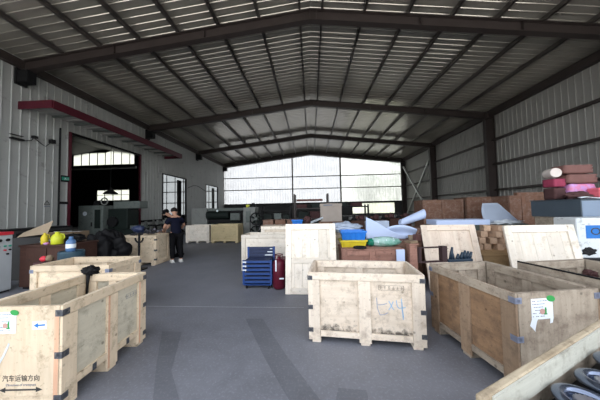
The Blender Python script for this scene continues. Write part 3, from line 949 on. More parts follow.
# --- centre crate with blue crayon writing
CW, CD_, CH = 1.285, 0.66, 0.805
cang = rad(-7.0)
cM = crate('whitish dirty crate with blue Ex4 crayon writing in the middle of the floor', (0.62, 2.945, 0), cang, CW, CD_, CH, W_WHITE, W_WPOST, posts_x=3, inner=(1,), clip_heights=(0.18, 0.5, 0.92), pw=0.135, foot=0.085)
cw = MB()
def stroke(*pts):
    for a_, b_ in zip(pts[:-1], pts[1:]):
        cw.bar((a_[0], -0.3086, a_[1]), (b_[0], -0.3086, b_[1]), 0.001, 0.009, (0.3, 0, 1))
stroke((0.135, 0.535), (0.14, 0.42), (0.165, 0.345), (0.21, 0.35), (0.255, 0.375))
stroke((0.15, 0.455), (0.20, 0.46), (0.245, 0.475))
cwo = cw.build('crayon_writing', M['crayon_pale'], cM)
cw = MB()
stroke((0.265, 0.505), (0.30, 0.43), (0.318, 0.408))
stroke((0.312, 0.50), (0.285, 0.44), (0.262, 0.405))
stroke((0.345, 0.515), (0.352, 0.45), (0.372, 0.428), (0.44, 0.440))
stroke((0.398, 0.535), (0.402, 0.42), (0.412, 0.305))
stroke((0.402, 0.50), (0.406, 0.42), (0.415, 0.33))
cw.build('crayon_stroke', M['chalk_blue'], cwo)
stencil_marks(cM, M['ink_brown'], 0.27, 0.055, 6, (0.16, -0.3085, 0.62), (0, 0, 0), 8)
bs = MB()
rnd = random.Random(11)
for k in range(0):
    x = rnd.uniform(-0.45, 0.45)
    if abs(x) < 0.08:
        continue
    bs.box(x, x + rnd.uniform(0.03, 0.09), -0.3088, -0.308, 0.137 + rnd.uniform(0, 0.004), 0.145 + rnd.uniform(0, 0.018))
# --- right crate, orange-brown long side and grey-brown front
gang = rad(8.5)
cG = crate('big brown crate with torn white shipping label and pale blue clips', (1.97, 2.535, 0), gang + PI / 2, 1.05, 0.80, 0.82, W_GREY, W_GREY, posts_x=3, pal_plus=W_TAN, short_battens=False, inner=(-1, ('x', 1), ), clip_heights=(0.55, 0.93),
           clip_mat=M['clip_blue'], post_pal=W_TANPOST, pw=0.13)
shipping_label(cG, (-0.5262, 0.26, 0.605), (0, 0, -PI / 2), 0.20, 0.165, 21)
# --- crate beside it, dark rim
cH = crate('weathered crate with dark stained rim, right of the labelled brown crate', (3.00, 2.42, 0), gang + PI / 2, 1.05, 0.92, 0.86, W_GREY, W_GREY, posts_x=3, short_battens=False, inner=(-1, ('x', 1)), clips=False)
MB().box(-0.52, 0.52, 0.44, 0.462, 0.8605, 0.874).build('dark_edge_strip', M['black'], cH, label='dark strip along the rim')
MB().blob((0.40, -0.36, 0.71), (0.06, 0.05, 0.05), 0.5, 2, 3, 2).build('dark_rag', M['textile_dark'], cH)

# --- foreground crate full of polished rings
fI = thing('parts_crate', 'thick-railed pale timber crate of shiny steel rings, nearest the camera at the right', 'crate', (1.285, 1.232, 0), rad(27.0))
FL, FW_, FH = 1.40, 0.80, 0.80
W_RAIL = woodset('split_pale_timber', (0.62, 0.53, 0.39), (0.36, 0.28, 0.18), dirt_amt=0.55, dirt=(0.20, 0.15, 0.10))
W_RAILIN = woodset('whitewashed_timber', (0.66, 0.66, 0.58), (0.50, 0.50, 0.43), dirt_amt=0.35, dirt=(0.25, 0.23, 0.18))
MB().box(-FL / 2, FL / 2, 0.020, 0.055, FH - 0.10, FH).build('top_rail', W_RAIL['x'], fI, bevel=0.008)
MB().box(-FL / 2 + 0.05, FL / 2 - 0.05, 0.010, 0.0195, FH - 0.10, FH - 0.004).build('inner_facing', W_RAILIN['x'], fI)
MB().box(-FL / 2 + 0.02, FL / 2 - 0.02, 0.022, 0.050, 0.10, FH - 0.101).build('side_panel', W_GREY['x'], fI)
MB().box(-FL / 2 + 0.02, FL / 2 - 0.02, -FW_, -FW_ + 0.03, 0.10, FH - 0.03).build('side_panel', W_GREY['x'], fI)
for s in (-1, 1):
    x0, x1 = sorted((s * (FL / 2 - 0.02), s * (FL / 2 - 0.05)))
    MB().box(x0, x1, -FW_ + 0.031, 0.014, 0.10, FH - 0.126).build('end_panel', W_GREY['y'], fI)
    MB().box(x0 - 0.02, x1 + 0.02, -FW_ + 0.03, -0.013, FH - 0.125, FH - 0.01).build('end_rail', W_RAIL['y'], fI, bevel=0.006)
MB().box(-FL / 2 + 0.05, FL / 2 - 0.05, -FW_ + 0.03, 0.014, 0.09, 0.12).build('floor_panel', W_GREY['x'], fI)
for k in (-0.55, 0, 0.55):
    MB().box(k - 0.05, k + 0.05, -FW_ + 0.02, 0.05, 0, 0.088).build('skid', W_GREY['y'], fI)
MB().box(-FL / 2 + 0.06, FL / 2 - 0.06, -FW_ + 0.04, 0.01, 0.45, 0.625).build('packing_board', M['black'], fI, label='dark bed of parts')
# rings: shiny torus with a toothed hub, lying tilted in rows
def ring(label, loc, rot, R=0.100):
    t = thing('steel_ring', label, 'ring', loc, 0, 'polished rings in the near crate')
    t.rotation_euler = rot
    MB().torus(R, 0.0245, 40, 14, squash=0.9).build('rim', M['ring_steel'], t, smooth=True)
    mb = MB()
    n = 22
    pr = []
    for k in range(n):
        for q, rr in ((0.0, 0.052), (0.3, 0.060), (0.5, 0.060), (0.8, 0.052)):
            a = 2 * PI * (k + q) / n
            pr.append((rr * math.cos(a), rr * math.sin(a)))
    mb.prism(pr, 'z', -0.022, 0.012)
    mb.build('toothed_hub', M['gear_steel'], t)
    MB().lathe([(0.058, -0.014), (0.094, -0.018), (0.094, -0.012), (0.058, -0.008)], 32).build('web', M['ring_steel'], t)
    return t
for k, (x, y, a) in enumerate(((-0.46, -0.125, 0.3), (-0.205, -0.125, 1.1), (0.05, -0.125, 2.0), (0.305, -0.125, 0.7), (-0.33, -0.40, 0.2), (-0.075, -0.40, 1.4), (0.18, -0.40, 0.9))):
    p = Vector((1.285, 1.232, 0)) + Matrix.Rotation(rad(27.0), 3, 'Z') @ Vector((x, y, 0.70))
    lab = 'shiny dark steel ring in the near crate, ' + ('at the thick rail, first from the corner', 'at the thick rail, second from the corner', 'at the thick rail, third from the corner', 'at the thick rail, fourth from the corner', 'inner row, low end', 'inner row, middle one', 'inner row, last one')[k]
    if k == 0:
        ring0 = ring(lab, p, (rad(5), rad(4), a))
    else:
        dup(ring0, p, (rad(5), rad(4), a), lab)

# ================================================================ BOARDS LEANING
def lid(label, base_l, base_r, top_l, top_r, th, pal, planks=4, midrail=True, fw=0.11):
    """framed board panel between four corner points (front face); battens stand proud of the panel"""
    bl, br_, tl, tr = (Vector(p) for p in (base_l, base_r, top_l, top_r))
    xd = (br_ - bl).normalized()
    upv = (tl - bl)
    zd = (upv - xd * upv.dot(xd)).normalized()
    yd = zd.cross(xd)
    w = (br_ - bl).length
    h = upv.dot(zd)
    t = thing('crate_lid', label, 'crate lid', (0, 0, 0), 0, 'framed crate lids leaning in the hall')
    t.matrix_world = Matrix(((xd.x, yd.x, zd.x, bl.x), (xd.y, yd.y, zd.y, bl.y), (xd.z, yd.z, zd.z, bl.z), (0, 0, 0, 1)))
    pw = (w - 2 * 0.004) / planks
    for k in range(planks):
        MB().box(0.004 + k * pw + 0.0015, 0.004 + (k + 1) * pw - 0.0015, 0.022, 0.022 + th, 0.003, h - 0.003).build('plank', pal['z'], t)
    for x0, x1 in ((0, fw), (w - fw, w)):
        MB().box(x0, x1, 0, 0.0218, 0, h).build('stile', pal['z'], t, bevel=0.003)
    rails = [(0, fw), (h - fw, h)] + ([(h * 0.43, h * 0.43 + fw * 0.9)] if midrail else [])
    for z0, z1 in rails:
        MB().box(fw + 0.002, w - fw - 0.002, 0, 0.0218, z0, z1).build('rail', pal['x'], t, bevel=0.003)
    return t
W_PINKLID = woodset('pinkish_cream_board', (0.76, 0.66, 0.55), (0.63, 0.50, 0.40), dirt_amt=0.3, dirt=(0.28, 0.18, 0.13))
l1 = lid('tall cream framed lid standing behind the Ex4 crate, beside the dark red canister', (-0.50, 4.13, 0.012), (0.44, 4.10, 0.012), (-0.53, 4.32, 1.27), (0.41, 4.29, 1.27), 0.018, W_LID, 6)
l2 = lid('pinkish framed lid leaning behind the brown labelled crate, black pronged part before it', (2.12, 4.22, 0.012), (3.10, 4.16, 0.012), (2.03, 4.55, 1.19), (3.01, 4.49, 1.19), 0.018, W_PINKLID, 3, False)
l3 = lid('cream framed lid leaning by the white cabinet with the blue label', (3.12, 3.60, 0.012), (4.18, 3.58, 0.012), (3.09, 3.84, 1.215), (4.15, 3.82, 1.215), 0.018, W_LID, 5, False)

# ================================================================ BLUE SLATTED TROLLEY, CANISTER
tr = thing('slatted_trolley', 'blue slatted steel trolley on castors before the whitish crate', 'trolley', (-1.085, 4.63, 0), rad(-1))
tw = 0.275
for s in (-1, 1):
    mb = MB().box(s * tw - 0.02, s * tw + 0.02, -0.19, -0.15, 0.09, 0.56).box(s * tw - 0.02, s * tw + 0.02, 0.15, 0.19, 0.09, 0.77).bar((s * tw, -0.15, 0.11), (s * tw, 0.15, 0.11), 0.036, 0.04)
    mb.build('side_frame', M['blue_steel'], tr)
for k in range(6):
    z = 0.115 + k * 0.078
    MB().box(-tw + 0.021, tw - 0.021, -0.195, -0.172, z, z + 0.043).build('slat', M['blue_steel'], tr, bevel=0.004)
    MB().box(-tw + 0.021, tw - 0.021, -0.168, 0.14, z - 0.004, z + 0.052).build('tray', M['navy_steel'], tr, bevel=0.004)
    if k > 2:
        MB().box(-tw - 0.012, -tw + 0.06, -0.199, -0.1955, z + 0.010, z + 0.034).build('tag', M['sticker'], tr, label='white tag')
for k in range(3):
    z = 0.575 + k * 0.066
    MB().box(-tw + 0.021, tw - 0.021, 0.150, 0.172, z, z + 0.058).build('slat', M['navy_steel'], tr, bevel=0.004, label='dark upper slat')
    MB().box(tw - 0.16 * (3 - k) / 3 - 0.03, tw - 0.03, 0.1455, 0.1495, z + 0.012, z + 0.03).build('tag', M['sticker'], tr, label='white tag')
MB().box(-tw + 0.021, tw - 0.021, 0.1725, 0.185, 0.11, 0.765).build('back_panel', M['navy_steel'], tr)
MB().box(-tw, tw, -0.2, 0.2, 0.075, 0.0895).build('base_plate', M['blue_steel'], tr)
for sx in (-1, 1):
    for sy in (-1, 1):
        c = MB().box(sx * 0.22 - 0.02, sx * 0.22 + 0.02, sy * 0.15 - 0.02, sy * 0.15 + 0.02, 0.055, 0.0745).build('castor', M['black'], tr)
        MB().tube([(sx * 0.22 - 0.014, sy * 0.15, 0.034), (sx * 0.22 + 0.014, sy * 0.15, 0.034)], 0.034, 16).build('wheel', M['rubber'], c)

cn = thing('gas_canister', 'dark red metal canister with a white tag between trolley and tall lid', 'canister', (-0.66, 4.50, 0))
MB().lathe([(0.10, 0), (0.115, 0.02), (0.13, 0.04), (0.13, 0.47), (0.115, 0.53), (0.06, 0.57), (0.035, 0.58), (0.035, 0.62), (0.0001, 0.62)], 24).build('body', M['dark_red'], cn, smooth=True)
MB().torus(0.075, 0.009, 24, 8, (0, 0, 0.655)).box(-0.078, -0.066, -0.01, 0.01, 0.55, 0.655).box(0.066, 0.078, -0.01, 0.01, 0.55, 0.655).build('handle', M['dark_red'], cn)
MB().box(-0.055, -0.03, -0.140, -0.134, 0.36, 0.58).build('white_strip', M['sticker'], cn, label='white strip')
MB().box(0.02, 0.11, -0.136, -0.130, 0.21, 0.235).build('white_strip', M['sticker'], cn, label='white tag')
cn2 = thing('low_red_drum', 'low dark red drum behind the canister', 'drum', (-0.62, 5.05, 0))
MB().lathe([(0.15, 0), (0.16, 0.02), (0.16, 0.46), (0.15, 0.48), (0.0001, 0.48)], 24).build('body', M['dark_red'], cn2, smooth=False)
MB().torus(0.16, 0.009, 24, 8, (0, 0, 0.24)).build('hoop', M['dark_red'], cn2)

# ================================================================ RIGHT-HAND HEAP
def closed_crate(label, x0, x1, y0, y1, z0, z1, pal, group=None, battens=True, name='packing_case'):
    t = thing(name, label, 'crate', ((x0 + x1) / 2, (y0 + y1) / 2, z0), 0, group)
    w, d, h = (x1 - x0) / 2, (y1 - y0) / 2, z1 - z0
    MB().box(-w + 0.022, w - 0.022, -d + 0.022, d - 0.022, 0.0, h - 0.02).build('body', pal['x'], t)
    MB().box(-w, w, -d, d, h - 0.0195, h).build('top_panel', pal['x'], t, bevel=0.004)
    if battens:
        for cx in (-w + 0.06, 0, w - 0.06):
            MB().box(cx - 0.05, cx + 0.05, -d, -d + 0.0215, 0.02, h - 0.02).build('batten', pal['z'], t, bevel=0.003)
        MB().box(-w, -w + 0.0215, -d + 0.03, -d + 0.13, 0.02, h - 0.02).build('batten', pal['z'], t, bevel=0.003)
        for z in (0.01, h - 0.12):
            MB().box(-w + 0.115, -0.055, -d + 0.002, -d + 0.0215, z, z + 0.09).build('rail', pal['x'], t)
            MB().box(0.055, w - 0.115, -d + 0.002, -d + 0.0215, z, z + 0.09).build('rail', pal['x'], t)
    return t
kC = closed_crate('long red-brown case behind the Ex4 crate, coloured bins on top', 0.56, 1.74, 4.37, 4.98, 0, 0.765, W_RED)
closed_crate('grey-brown case under the grey folded bags', 0.40, 1.20, 5.18, 5.85, 0, 0.97, W_GREY)
closed_crate('brown case under the pale blue foam sheets', 1.26, 2.42, 5.10, 5.88, 0, 0.80, W_BROWN)
closed_crate('brown case hidden behind the pinkish lid', 2.46, 3.20, 4.66, 5.35, 0, 1.0, W_BROWN)
tanb = closed_crate('wide tan plywood case carrying the pile of timber offcuts', 3.28, 4.62, 4.52, 5.55, 0, 0.60, W_TANBOX, battens=False)
closed_crate('grey case hidden behind the cream lid by the cabinet', 3.62, 4.28, 3.90, 4.42, 0, 1.05, W_GREY)
closed_crate('brown case under the dark olive slab', 3.26, 5.20, 5.75, 6.60, 0, 0.93, W_BROWN)
closed_crate('brown case under the rolled pale blue tube', 2.30, 3.20, 6.10, 6.85, 0, 0.98, W_BROWN)

def bin_box(label, loc, rz, w, d, h, mat, ribs=4):
    t = thing('plastic_bin', label, 'bin', loc, rz)
    mb = MB()
    a, b_, c_, e = w / 2, d / 2, w / 2 - 0.03, d / 2 - 0.03
    vs = [(-c_, -e, 0), (c_, -e, 0), (c_, e, 0), (-c_, e, 0), (-a, -b_, h), (a, -b_, h), (a, b_, h), (-a, b_, h),
          (-a + .012, -b_ + .012, h), (a - .012, -b_ + .012, h), (a - .012, b_ - .012, h), (-a + .012, b_ - .012, h),
          (-c_ + .012, -e + .012, .012), (c_ - .012, -e + .012, .012), (c_ - .012, e - .012, .012), (-c_ + .012, e - .012, .012)]
    fs = [(3, 2, 1, 0), (15, 14, 13, 12)]
    for k in range(4):
        j = (k + 1) % 4
        fs += [(k, j, 4 + j, 4 + k), (4 + k, 4 + j, 8 + j, 8 + k), (8 + k, 8 + j, 12 + j, 12 + k)]
    mb.add(vs, fs)
    mb.build('tub', mat, t)
    r = MB()
    for s in (-1, 1):
        r.box(-a - .012, a + .012, s * b_ - .010, s * b_ + .010, h - .03, h + .004).box(s * a - .010, s * a + .010, -b_ + .0105, b_ - .0105, h - .03, h + .004)
    r.build('rim', mat, t)
    for k in range(ribs):
        x = -c_ + (k + 0.5) * 2 * c_ / ribs
        MB().bar((x, -e - 0.012, 0.01), (x, -b_ - 0.004, h - 0.03), 0.012, 0.016, (0, 1, 0)).build('rib', mat, t)
    return t
bin_box('yellow plastic bin on the red-brown case, under the blue bin', (0.84, 4.74, 0.765), rad(-2), 0.52, 0.34, 0.14, M['yellow'])
bin_box('bright blue plastic bin stacked on the yellow bin', (0.85, 4.74, 0.909), rad(-3), 0.50, 0.34, 0.18, M['blue_plastic'])
gr = thing('film_roll', 'green and white film-wrapped roll on the red-brown case', 'roll', (1.47, 4.66, 0.765), rad(-8))
MB().blob((0, 0, 0.095), (0.31, 0.14, 0.10), 0.2, 2.6, 4, 1.3, flat=0.0).build('wrapped_roll', M['green_film'], gr, smooth=True)
MB().blob((-0.27, 0, 0.082), (0.085, 0.115, 0.080), 0.25, 2.6, 3, 2.2, flat=0.0).build('green_end', M['green_end'], gr, smooth=True, label='dark green end of the roll')
for k in (-0.14, 0.02, 0.16):
    MB().tube([(k, 0.125 * math.cos(a), 0.088 + 0.092 * math.sin(a)) for a in (0.1 + PI * q / 10 for q in range(11))], 0.007, 6).build('tie', M['sticker'], gr)
bx = closed_crate('small orange-brown carton at the end of the red-brown case', 1.80, 1.98, 4.30, 4.50, 0.0, 0.86, W_RED, battens=False, name='carton')
gk = MB().torus(0.105, 0.024, 28, 10, squash=0.8).build('rubber_ring', M['rubber'], None, (0.93, 4.45, 0.786), smooth=True)
tag(gk, 'black rubber ring lying in front of the yellow bin', 'rubber ring')
fs_ = MB().box(1.58, 1.735, 4.335, 4.366, 0, 0.755).build('foam_strip', M['foam'], bevel=0.006)
tag(fs_, 'narrow pale blue foam strip standing against the red-brown case by its carton', 'foam strip')

def folded(name, lab, cat, loc, size, mat, seed, rz=0.0, rough=0.3):
    o = MB().blob((0, 0, size[2]), size, rough, 2.2, 4, seed, flat=0.0).build(name, mat, None, loc, (0, 0, rz), smooth=True)
    return tag(o, lab, cat)
folded('folded_bags', 'crumpled grey-blue bags heaped behind the blue bin', 'bags', (0.80, 5.50, 0.971), (0.36, 0.26, 0.12), M['foam_grey'], 3.1, 0, 0.45)
# pale blue foam sheets
s1 = MB().sheet(lambda u, v: (1.26 + 0.95 * u + 0.02 * v, 5.32 + 0.10 * u + 0.03 * math.sin(4 * u + v), 0.812 + v * (0.46 * (1 - u) ** 1.2 + 0.06) + 0.02 * math.sin(7 * u) * v), 18, 8, 0.012).build('foam_sheet', M['foam'], smooth=True)
tag(s1, 'pale blue foam sheet standing like a fin beside the grey bags', 'foam sheet', 'foam sheets on the heap')
s2 = MB().sheet(lambda u, v: (1.66 + 0.86 * u, 5.58 + 0.05 * math.sin(5 * v), 0.812 + v * 0.31 * math.sin(PI * (0.12 + 0.72 * u)) ** 0.6), 18, 6, 0.012).build('foam_sheet', M['foam'], smooth=True)
tag(s2, 'arched pale blue foam sheet behind the fin-like one', 'foam sheet', 'foam sheets on the heap')
s3 = MB().box(1.36, 1.92, 5.66, 5.84, 0.801, 1.22).build('foam_block', M['foam_grey'], bevel=0.02)
tag(s3, 'grey-blue foam block behind the fin-like foam sheet', 'foam block')
# rolled tube
tb = MB().sheet(lambda u, v: (2.46 + 0.66 * u, 6.42 + (0.085 + 0.05 * u) * math.cos(2.2 * PI * v), 1.075 + 0.24 * u + (0.085 + 0.05 * u) * math.sin(2.2 * PI * v) + 0.03), 12, 28, 0.008).build('rolled_sheet', M['foam'], smooth=True)
tag(tb, 'pale blue sheet rolled into a tube, its open end tilted up', 'rolled sheet', 'foam sheets on the heap')
# olive slab, flat foam slab, curved roll, film
sl = MB().box(3.12, 5.30, 5.78, 6.45, 0.931, 1.07).build('olive_slab', M['dark_slab'], bevel=0.01)
tag(sl, 'long dark olive slab lying under the pale blue foam slab', 'slab')
fs2 = MB().box(-0.63, 0.63, -0.28, 0.28, 0, 0.13).build('foam_slab', M['foam'], None, (3.78, 6.08, 1.071), (0, 0, rad(-3)), bevel=0.012)
tag(fs2, 'flat pale blue foam slab on the dark olive slab', 'foam slab', 'foam sheets on the heap')
s4 = MB().sheet(lambda u, v: (4.44 + 0.85 * u, 5.98 + 0.12 * math.sin(PI * 0.8 * v), 1.085 + v * (0.50 * (1 - max(0.0, u - 0.45) / 0.55 * 0.92) + 0.02)), 16, 10, 0.012).build('curved_sheet', M['foam_grey'], smooth=True)
tag(s4, 'curved grey-blue sheet sloping down before the plastic-wrapped cases', 'curved sheet', 'foam sheets on the heap')
folded('film_heap', 'crumpled milky film beside the curved grey-blue sheet', 'film', (4.86, 5.82, 1.07), (0.36, 0.09, 0.05), M['film'], 6.3, rad(6), 0.7)

for k, (x, y, z, w_, h_, mt, nm) in enumerate(((2.32, 5.30, 0.801, 0.10, 0.10, 'cardboard_flap', 'small tan carton scrap at the right foot of the arched foam sheet'), (2.32, 5.11, 0.801, 0.06, 0.14, 'textile_brown', 'small brown carton scrap beside the pinkish lid'), (1.90, 4.42, 0.861, 0.09, 0.05, 'cardboard', 'flat brown carton scrap on the orange-brown carton'))):
    o = MB().box(-w_, w_, -0.07, 0.07, 0, h_).build('carton_scrap', M[mt], None, (x, y, z), (0, 0, 0.3 * k - 0.2), bevel=0.006)
    tag(o, nm, 'carton')
# timber offcuts
W_OFF = woodset('offcut_timber', (0.62, 0.44, 0.31), (0.46, 0.30, 0.20), dirt_amt=0.3)
rnd = random.Random(4)
s_ = 0.125
off0 = None
spots = []
for r, n in enumerate((5, 4, 3, 2)):
    for k in range(n):
        spots.append((3.60 + (k + r * 0.5) * 0.186, 5.18 + rnd.uniform(-0.12, 0.10), 0.601 + r * 0.128, rnd.uniform(-0.38, 0.38)))
rows_ = [(r, k) for r, n in enumerate((5, 4, 3, 2)) for k in range(n)]
for k, (x, y, z, a) in enumerate(spots):
    if k < 14:
        lab = 'sawn timber offcut in the stepped pile, %s layer, %s from its left' % (('bottom', 'second', 'third', 'top')[rows_[k][0]], ('first', 'second', 'third', 'fourth', 'fifth')[rows_[k][1]])
    else:
        lab = 'sawn timber offcut lying loose before the stepped pile, %s from the left' % ('first', 'second', 'third', 'fourth')[k - 14]
    if off0 is None:
        off0 = MB().box(-s_ / 2, s_ / 2, -0.12, 0.12, 0, s_).build('timber_offcut', W_OFF['y'], None, (x, y, z), (0, 0, a), bevel=0.006)
        tag(off0, lab, 'timber offcut', 'offcuts on the tan case')
    else:
        dup(off0, (x, y, z), (0, 0, a), lab)
fb = MB().sheet(lambda u, v: (3.26 + 0.20 * u + 0.03 * v, 5.0 + 0.42 * v, 0.625 + 0.10 * u + 0.26 * v * (0.5 + 0.5 * u)), 8, 6, 0.01).build('foam_offcut', M['foam'])
tag(fb, 'pale blue foam offcut left of the timber pile', 'foam offcut', 'foam sheets on the heap')

# plastic-wrapped brown cases along the right wall
def brown_stack(x0, x1, y0, y1, z0, z1, where):
    closed_crate('bottom brown case %s' % where, x0, x1, y0, y1, 0, z0, W_BROWN, 'brown cases along the right wall', battens=False)
    return closed_crate('top brown plastic-filmed case %s' % where, x0, x1, y0, y1, z0 + 0.001, z1, W_BROWN, 'brown cases along the right wall')
brown_stack(4.12, 5.58, 8.5, 9.3, 0.99, 1.79, 'in the row by the column, the far one')
brown_stack(5.66, 6.78, 8.45, 9.25, 0.99, 1.86, 'in the row by the column, the nearer one')
brown_stack(5.74, 6.54, 6.8, 7.5, 0.94, 1.82, 'between the curved sheet and the steel box')
brown_stack(6.68, 7.88, 7.0, 7.8, 0.95, 1.83, 'behind the steel box, under the long beam')
lb = MB().box(-0.9, 0.9, -0.06, 0.06, 0, 0.09).build('timber_beam', W_BROWN['x'], None, (7.15, 7.25, 1.831), (0, 0, rad(4)), bevel=0.006)
tag(lb, 'long dark timber lying on the brown cases behind the steel box', 'timber beam')

# steel box with the textile and pink packages
closed_crate('weathered case under the grey-blue steel box', 4.90, 6.10, 4.36, 5.24, 0, 1.285, W_GREY)
sb = thing('steel_box', 'long grey-blue steel box on the weathered case, packages piled on it', 'steel box', (4.90, 4.33, 1.286))
MB().box(0, 1.25, 0, 0.94, 0.0, 0.33).build('body', M['steel_blue'], sb, bevel=0.01)
MB().box(-0.012, 1.26, -0.012, 0.95, 0.331, 0.347).build('lid', M['steel_blue'], sb, bevel=0.004)
MB().box(0.01, 1.2, -0.006, -0.0005, 0.02, 0.31).build('front_sheet', M['steel_blue_lit'], sb, label='front face with its light painted in paler blue')  # paler colour stands in for light falling on the front face
zt = 1.6335
def pk(name, lab, cat, loc, size, mat, rz=0, bevel=0.02, group=None, tilt=0.0):
    """soft-cornered package, its faces slightly bulged and creased"""
    bm = bmesh.new()
    bmesh.ops.create_cube(bm, size=2)
    bmesh.ops.subdivide_edges(bm, edges=bm.edges[:], cuts=7, use_grid_fill=True)
    sd_ = sum(map(ord, lab)) * 0.13
    mb = MB()
    for v in bm.verts:
        p = v.co.copy()
        q = Vector(p)
        r_ = 0.14
        for ax in range(3):
            o2 = [abs(p[k]) for k in range(3) if k != ax]
            q[ax] = p[ax] * (1 - r_ * max(0, max(o2) - 0.75) / 0.25 * 0.5)
        n_ = 1 + 0.06 * noise.noise(Vector((p.x * 2 + sd_, p.y * 2, p.z * 3)))
        crease = 0.03 * math.sin(p.z * 9 + sd_) * (1 if abs(p.x) > 0.9 or abs(p.y) > 0.9 else 0)
        z_ = (q.z * n_ + 1) * size[2]
        v.co = (q.x * (n_ + crease) * size[0], q.y * (n_ + crease) * size[1], max(0.0, z_))
    bm.verts.index_update()
    mb.add([v.co.copy() for v in bm.verts], [tuple(v.index for v in f.verts) for f in bm.faces])
    bm.free()
    o = mb.build(name, mat, None, loc, (0, tilt, rz), smooth=True)
    return tag(o, lab, cat, group)
folded('cloth_bundle', 'dark brown cloth bundle at the bottom of the package pile', 'cloth bundle', (5.12, 4.58, zt), (0.24, 0.10, 0.075), M['textile_dark'], 9.1, 0.1, 0.35)
pk('textile_bale', 'dark red-brown bale under the wine red cloth', 'bale', (5.02, 4.88, zt), (0.11, 0.12, 0.12), M['textile_dark'], 0.0)
pk('textile_bale', 'wine red folded cloth at the left of the package pile', 'bale', (5.00, 4.86, zt + 0.255), (0.12, 0.12, 0.085), M['textile_red'], 0.05)
wr_ = MB().tube([(-0.12, 0, 0), (0.12, 0, 0.0)], 0.095, 18).build('cloth_roll', M['textile_white'], None, (4.93, 4.82, zt + 0.54), (rad(0), rad(0), rad(75)), bevel=0.015)
tag(wr_, 'off-white rolled cloth on the wine red cloth', 'cloth roll')
pk('textile_bale', 'brown flat bale in the middle of the package pile', 'bale', (5.40, 4.84, zt + 0.312), (0.275, 0.14, 0.094), M['textile_brown'], -0.02, group='brown bales of the package pile')
pk('textile_bale', 'brown flat bale on top of the package pile', 'bale', (5.34, 4.84, zt + 0.508), (0.28, 0.14, 0.092), M['textile_brown'], 0.03, group='brown bales of the package pile')
pk('pink_package', 'pink and lilac wrapped package under the brown bales', 'package', (5.42, 4.88, zt), (0.26, 0.15, 0.155), M['pink'], 0.05)
pk('coral_package', 'coral pink wrapped package at the frame edge', 'package', (5.62, 4.57, zt), (0.18, 0.13, 0.105), M['pink_red'], -0.2)
ws = MB().sheet(lambda u, v: (4.94 + 0.50 * u + 0.03 * v, 4.36 - 0.01 * u + 0.08 * v, zt + 0.016 + 0.012 * math.sin(7 * u) + 0.012 * v), 14, 6, 0.008).build('white_cloth', M['sticker'])
tag(ws, 'white cloth spread along the front edge of the steel box', 'cloth')

# white cabinet with the blue label
wc = thing('white_cabinet', 'white metal cabinet with a blue lettered plate at the right frame edge', 'cabinet', (4.74, 3.96, 0), rad(-2))
MB().box(-0.36, 0.50, -0.02, 0.36, 0.03, 1.31).build('body', M['white_enamel'], wc, bevel=0.025)
MB().box(-0.23, 0.42, -0.0225, -0.0205, 0.97, 1.185).build('blue_plate', M['print_blue'], wc)
text('OK', 0.165, M['ink'], wc, (-0.02, -0.0235, 1.08), (PI / 2, 0, 0), 'lettering', sx=1.2)
MB().blob((-0.20, -0.02, 0.76), (0.10, 0.012, 0.06), 0.6, 3, 3, 2).build('grease_mark', M['black'], wc)
MB().box(-0.37, 0.51, -0.09, -0.021, 0.56, 0.66).build('front_bar', M['black'], wc)
MB().box(-0.34, 0.48, 0.0, 0.34, 0, 0.03).build('plinth', M['black'], wc)
# dark bracket and pronged part lying on the brown crate
zb_ = 0.8215
mb = MB().box(-0.02, 0.36, -0.02, 0.02, 0, 0.018).box(-0.02, 0.012, -0.02, 0.02, 0.018, 0.185).box(-0.02, 0.30, -0.02, 0.02, 0.185, 0.20).box(0.29, 0.36, -0.035, 0.035, 0.0185, 0.205)
bk = mb.build('steel_bracket', paint('rusty_dark_steel', (0.035, 0.018, 0.02), 0.6, 0.2), None, (1.40, 3.03, zb_), (0, 0, rad(8)))
tag(bk, 'dark rusty rectangular steel bracket on the corner of the brown labelled crate', 'bracket')
pr_ = thing('pronged_part', 'black part with upright prongs on the back rim of the brown labelled crate', 'machine part', (1.93, 3.085, zb_), rad(8))
MB().box(-0.17, 0.17, -0.03, 0.03, 0, 0.035).build('base_bar', M['teal_black'], pr_, bevel=0.006)
for k, (x, h, ln) in enumerate(((-0.12, 0.19, 0.03), (-0.085, 0.13, -0.01), (-0.03, 0.10, 0.02), (0.02, 0.12, 0.03), (0.07, 0.14, 0.02), (0.105, 0.13, 0.03), (0.14, 0.12, 0.04))):
    MB().tube([(x, 0, 0.03), (x + ln * 0.5, 0, h * 0.6), (x + ln, 0, h)], [0.022, 0.02, 0.012], 8).build('prong', M['teal_black'], pr_, smooth=True)
# ================================================================ LEFT SIDE
cc_ = thing('control_cabinet', 'pale control cabinet with red top and push buttons at the left frame edge', 'cabinet', (-6.195, 4.12, 0))
MB().box(-0.60, 0.0, -0.30, 0.28, 0.04, 1.15).build('body', M['cabinet_grey'], cc_, bevel=0.008)
MB().box(-0.61, 0.01, -0.31, 0.29, 1.151, 1.215).build('top_cover', M['red_plastic'], cc_, bevel=0.008, label='red top cover')
MB().box(-0.58, -0.02, -0.28, 0.26, 0, 0.039).build('plinth', M['black'], cc_)
for k, (y, z, mt) in enumerate(((0.20, 1.05, 'black'), (0.08, 1.05, 'black'), (0.235, 0.93, 'sign_green'), (0.16, 0.93, 'sign_green'), (0.06, 0.93, 'black'), (0.235, 0.85, 'black'), (0.16, 0.85, 'red_plastic'), (0.20, 0.77, 'black'))):
    MB().tube([(0.0005, y, z), (0.025, y, z)], 0.018 if k > 1 else 0.03, 12).build('push_button', M[mt], cc_)
bc = thing('wooden_cabinet', 'dark red-brown wooden cabinet covered with jugs and boxes', 'cabinet', (-5.32, 4.80, 0))
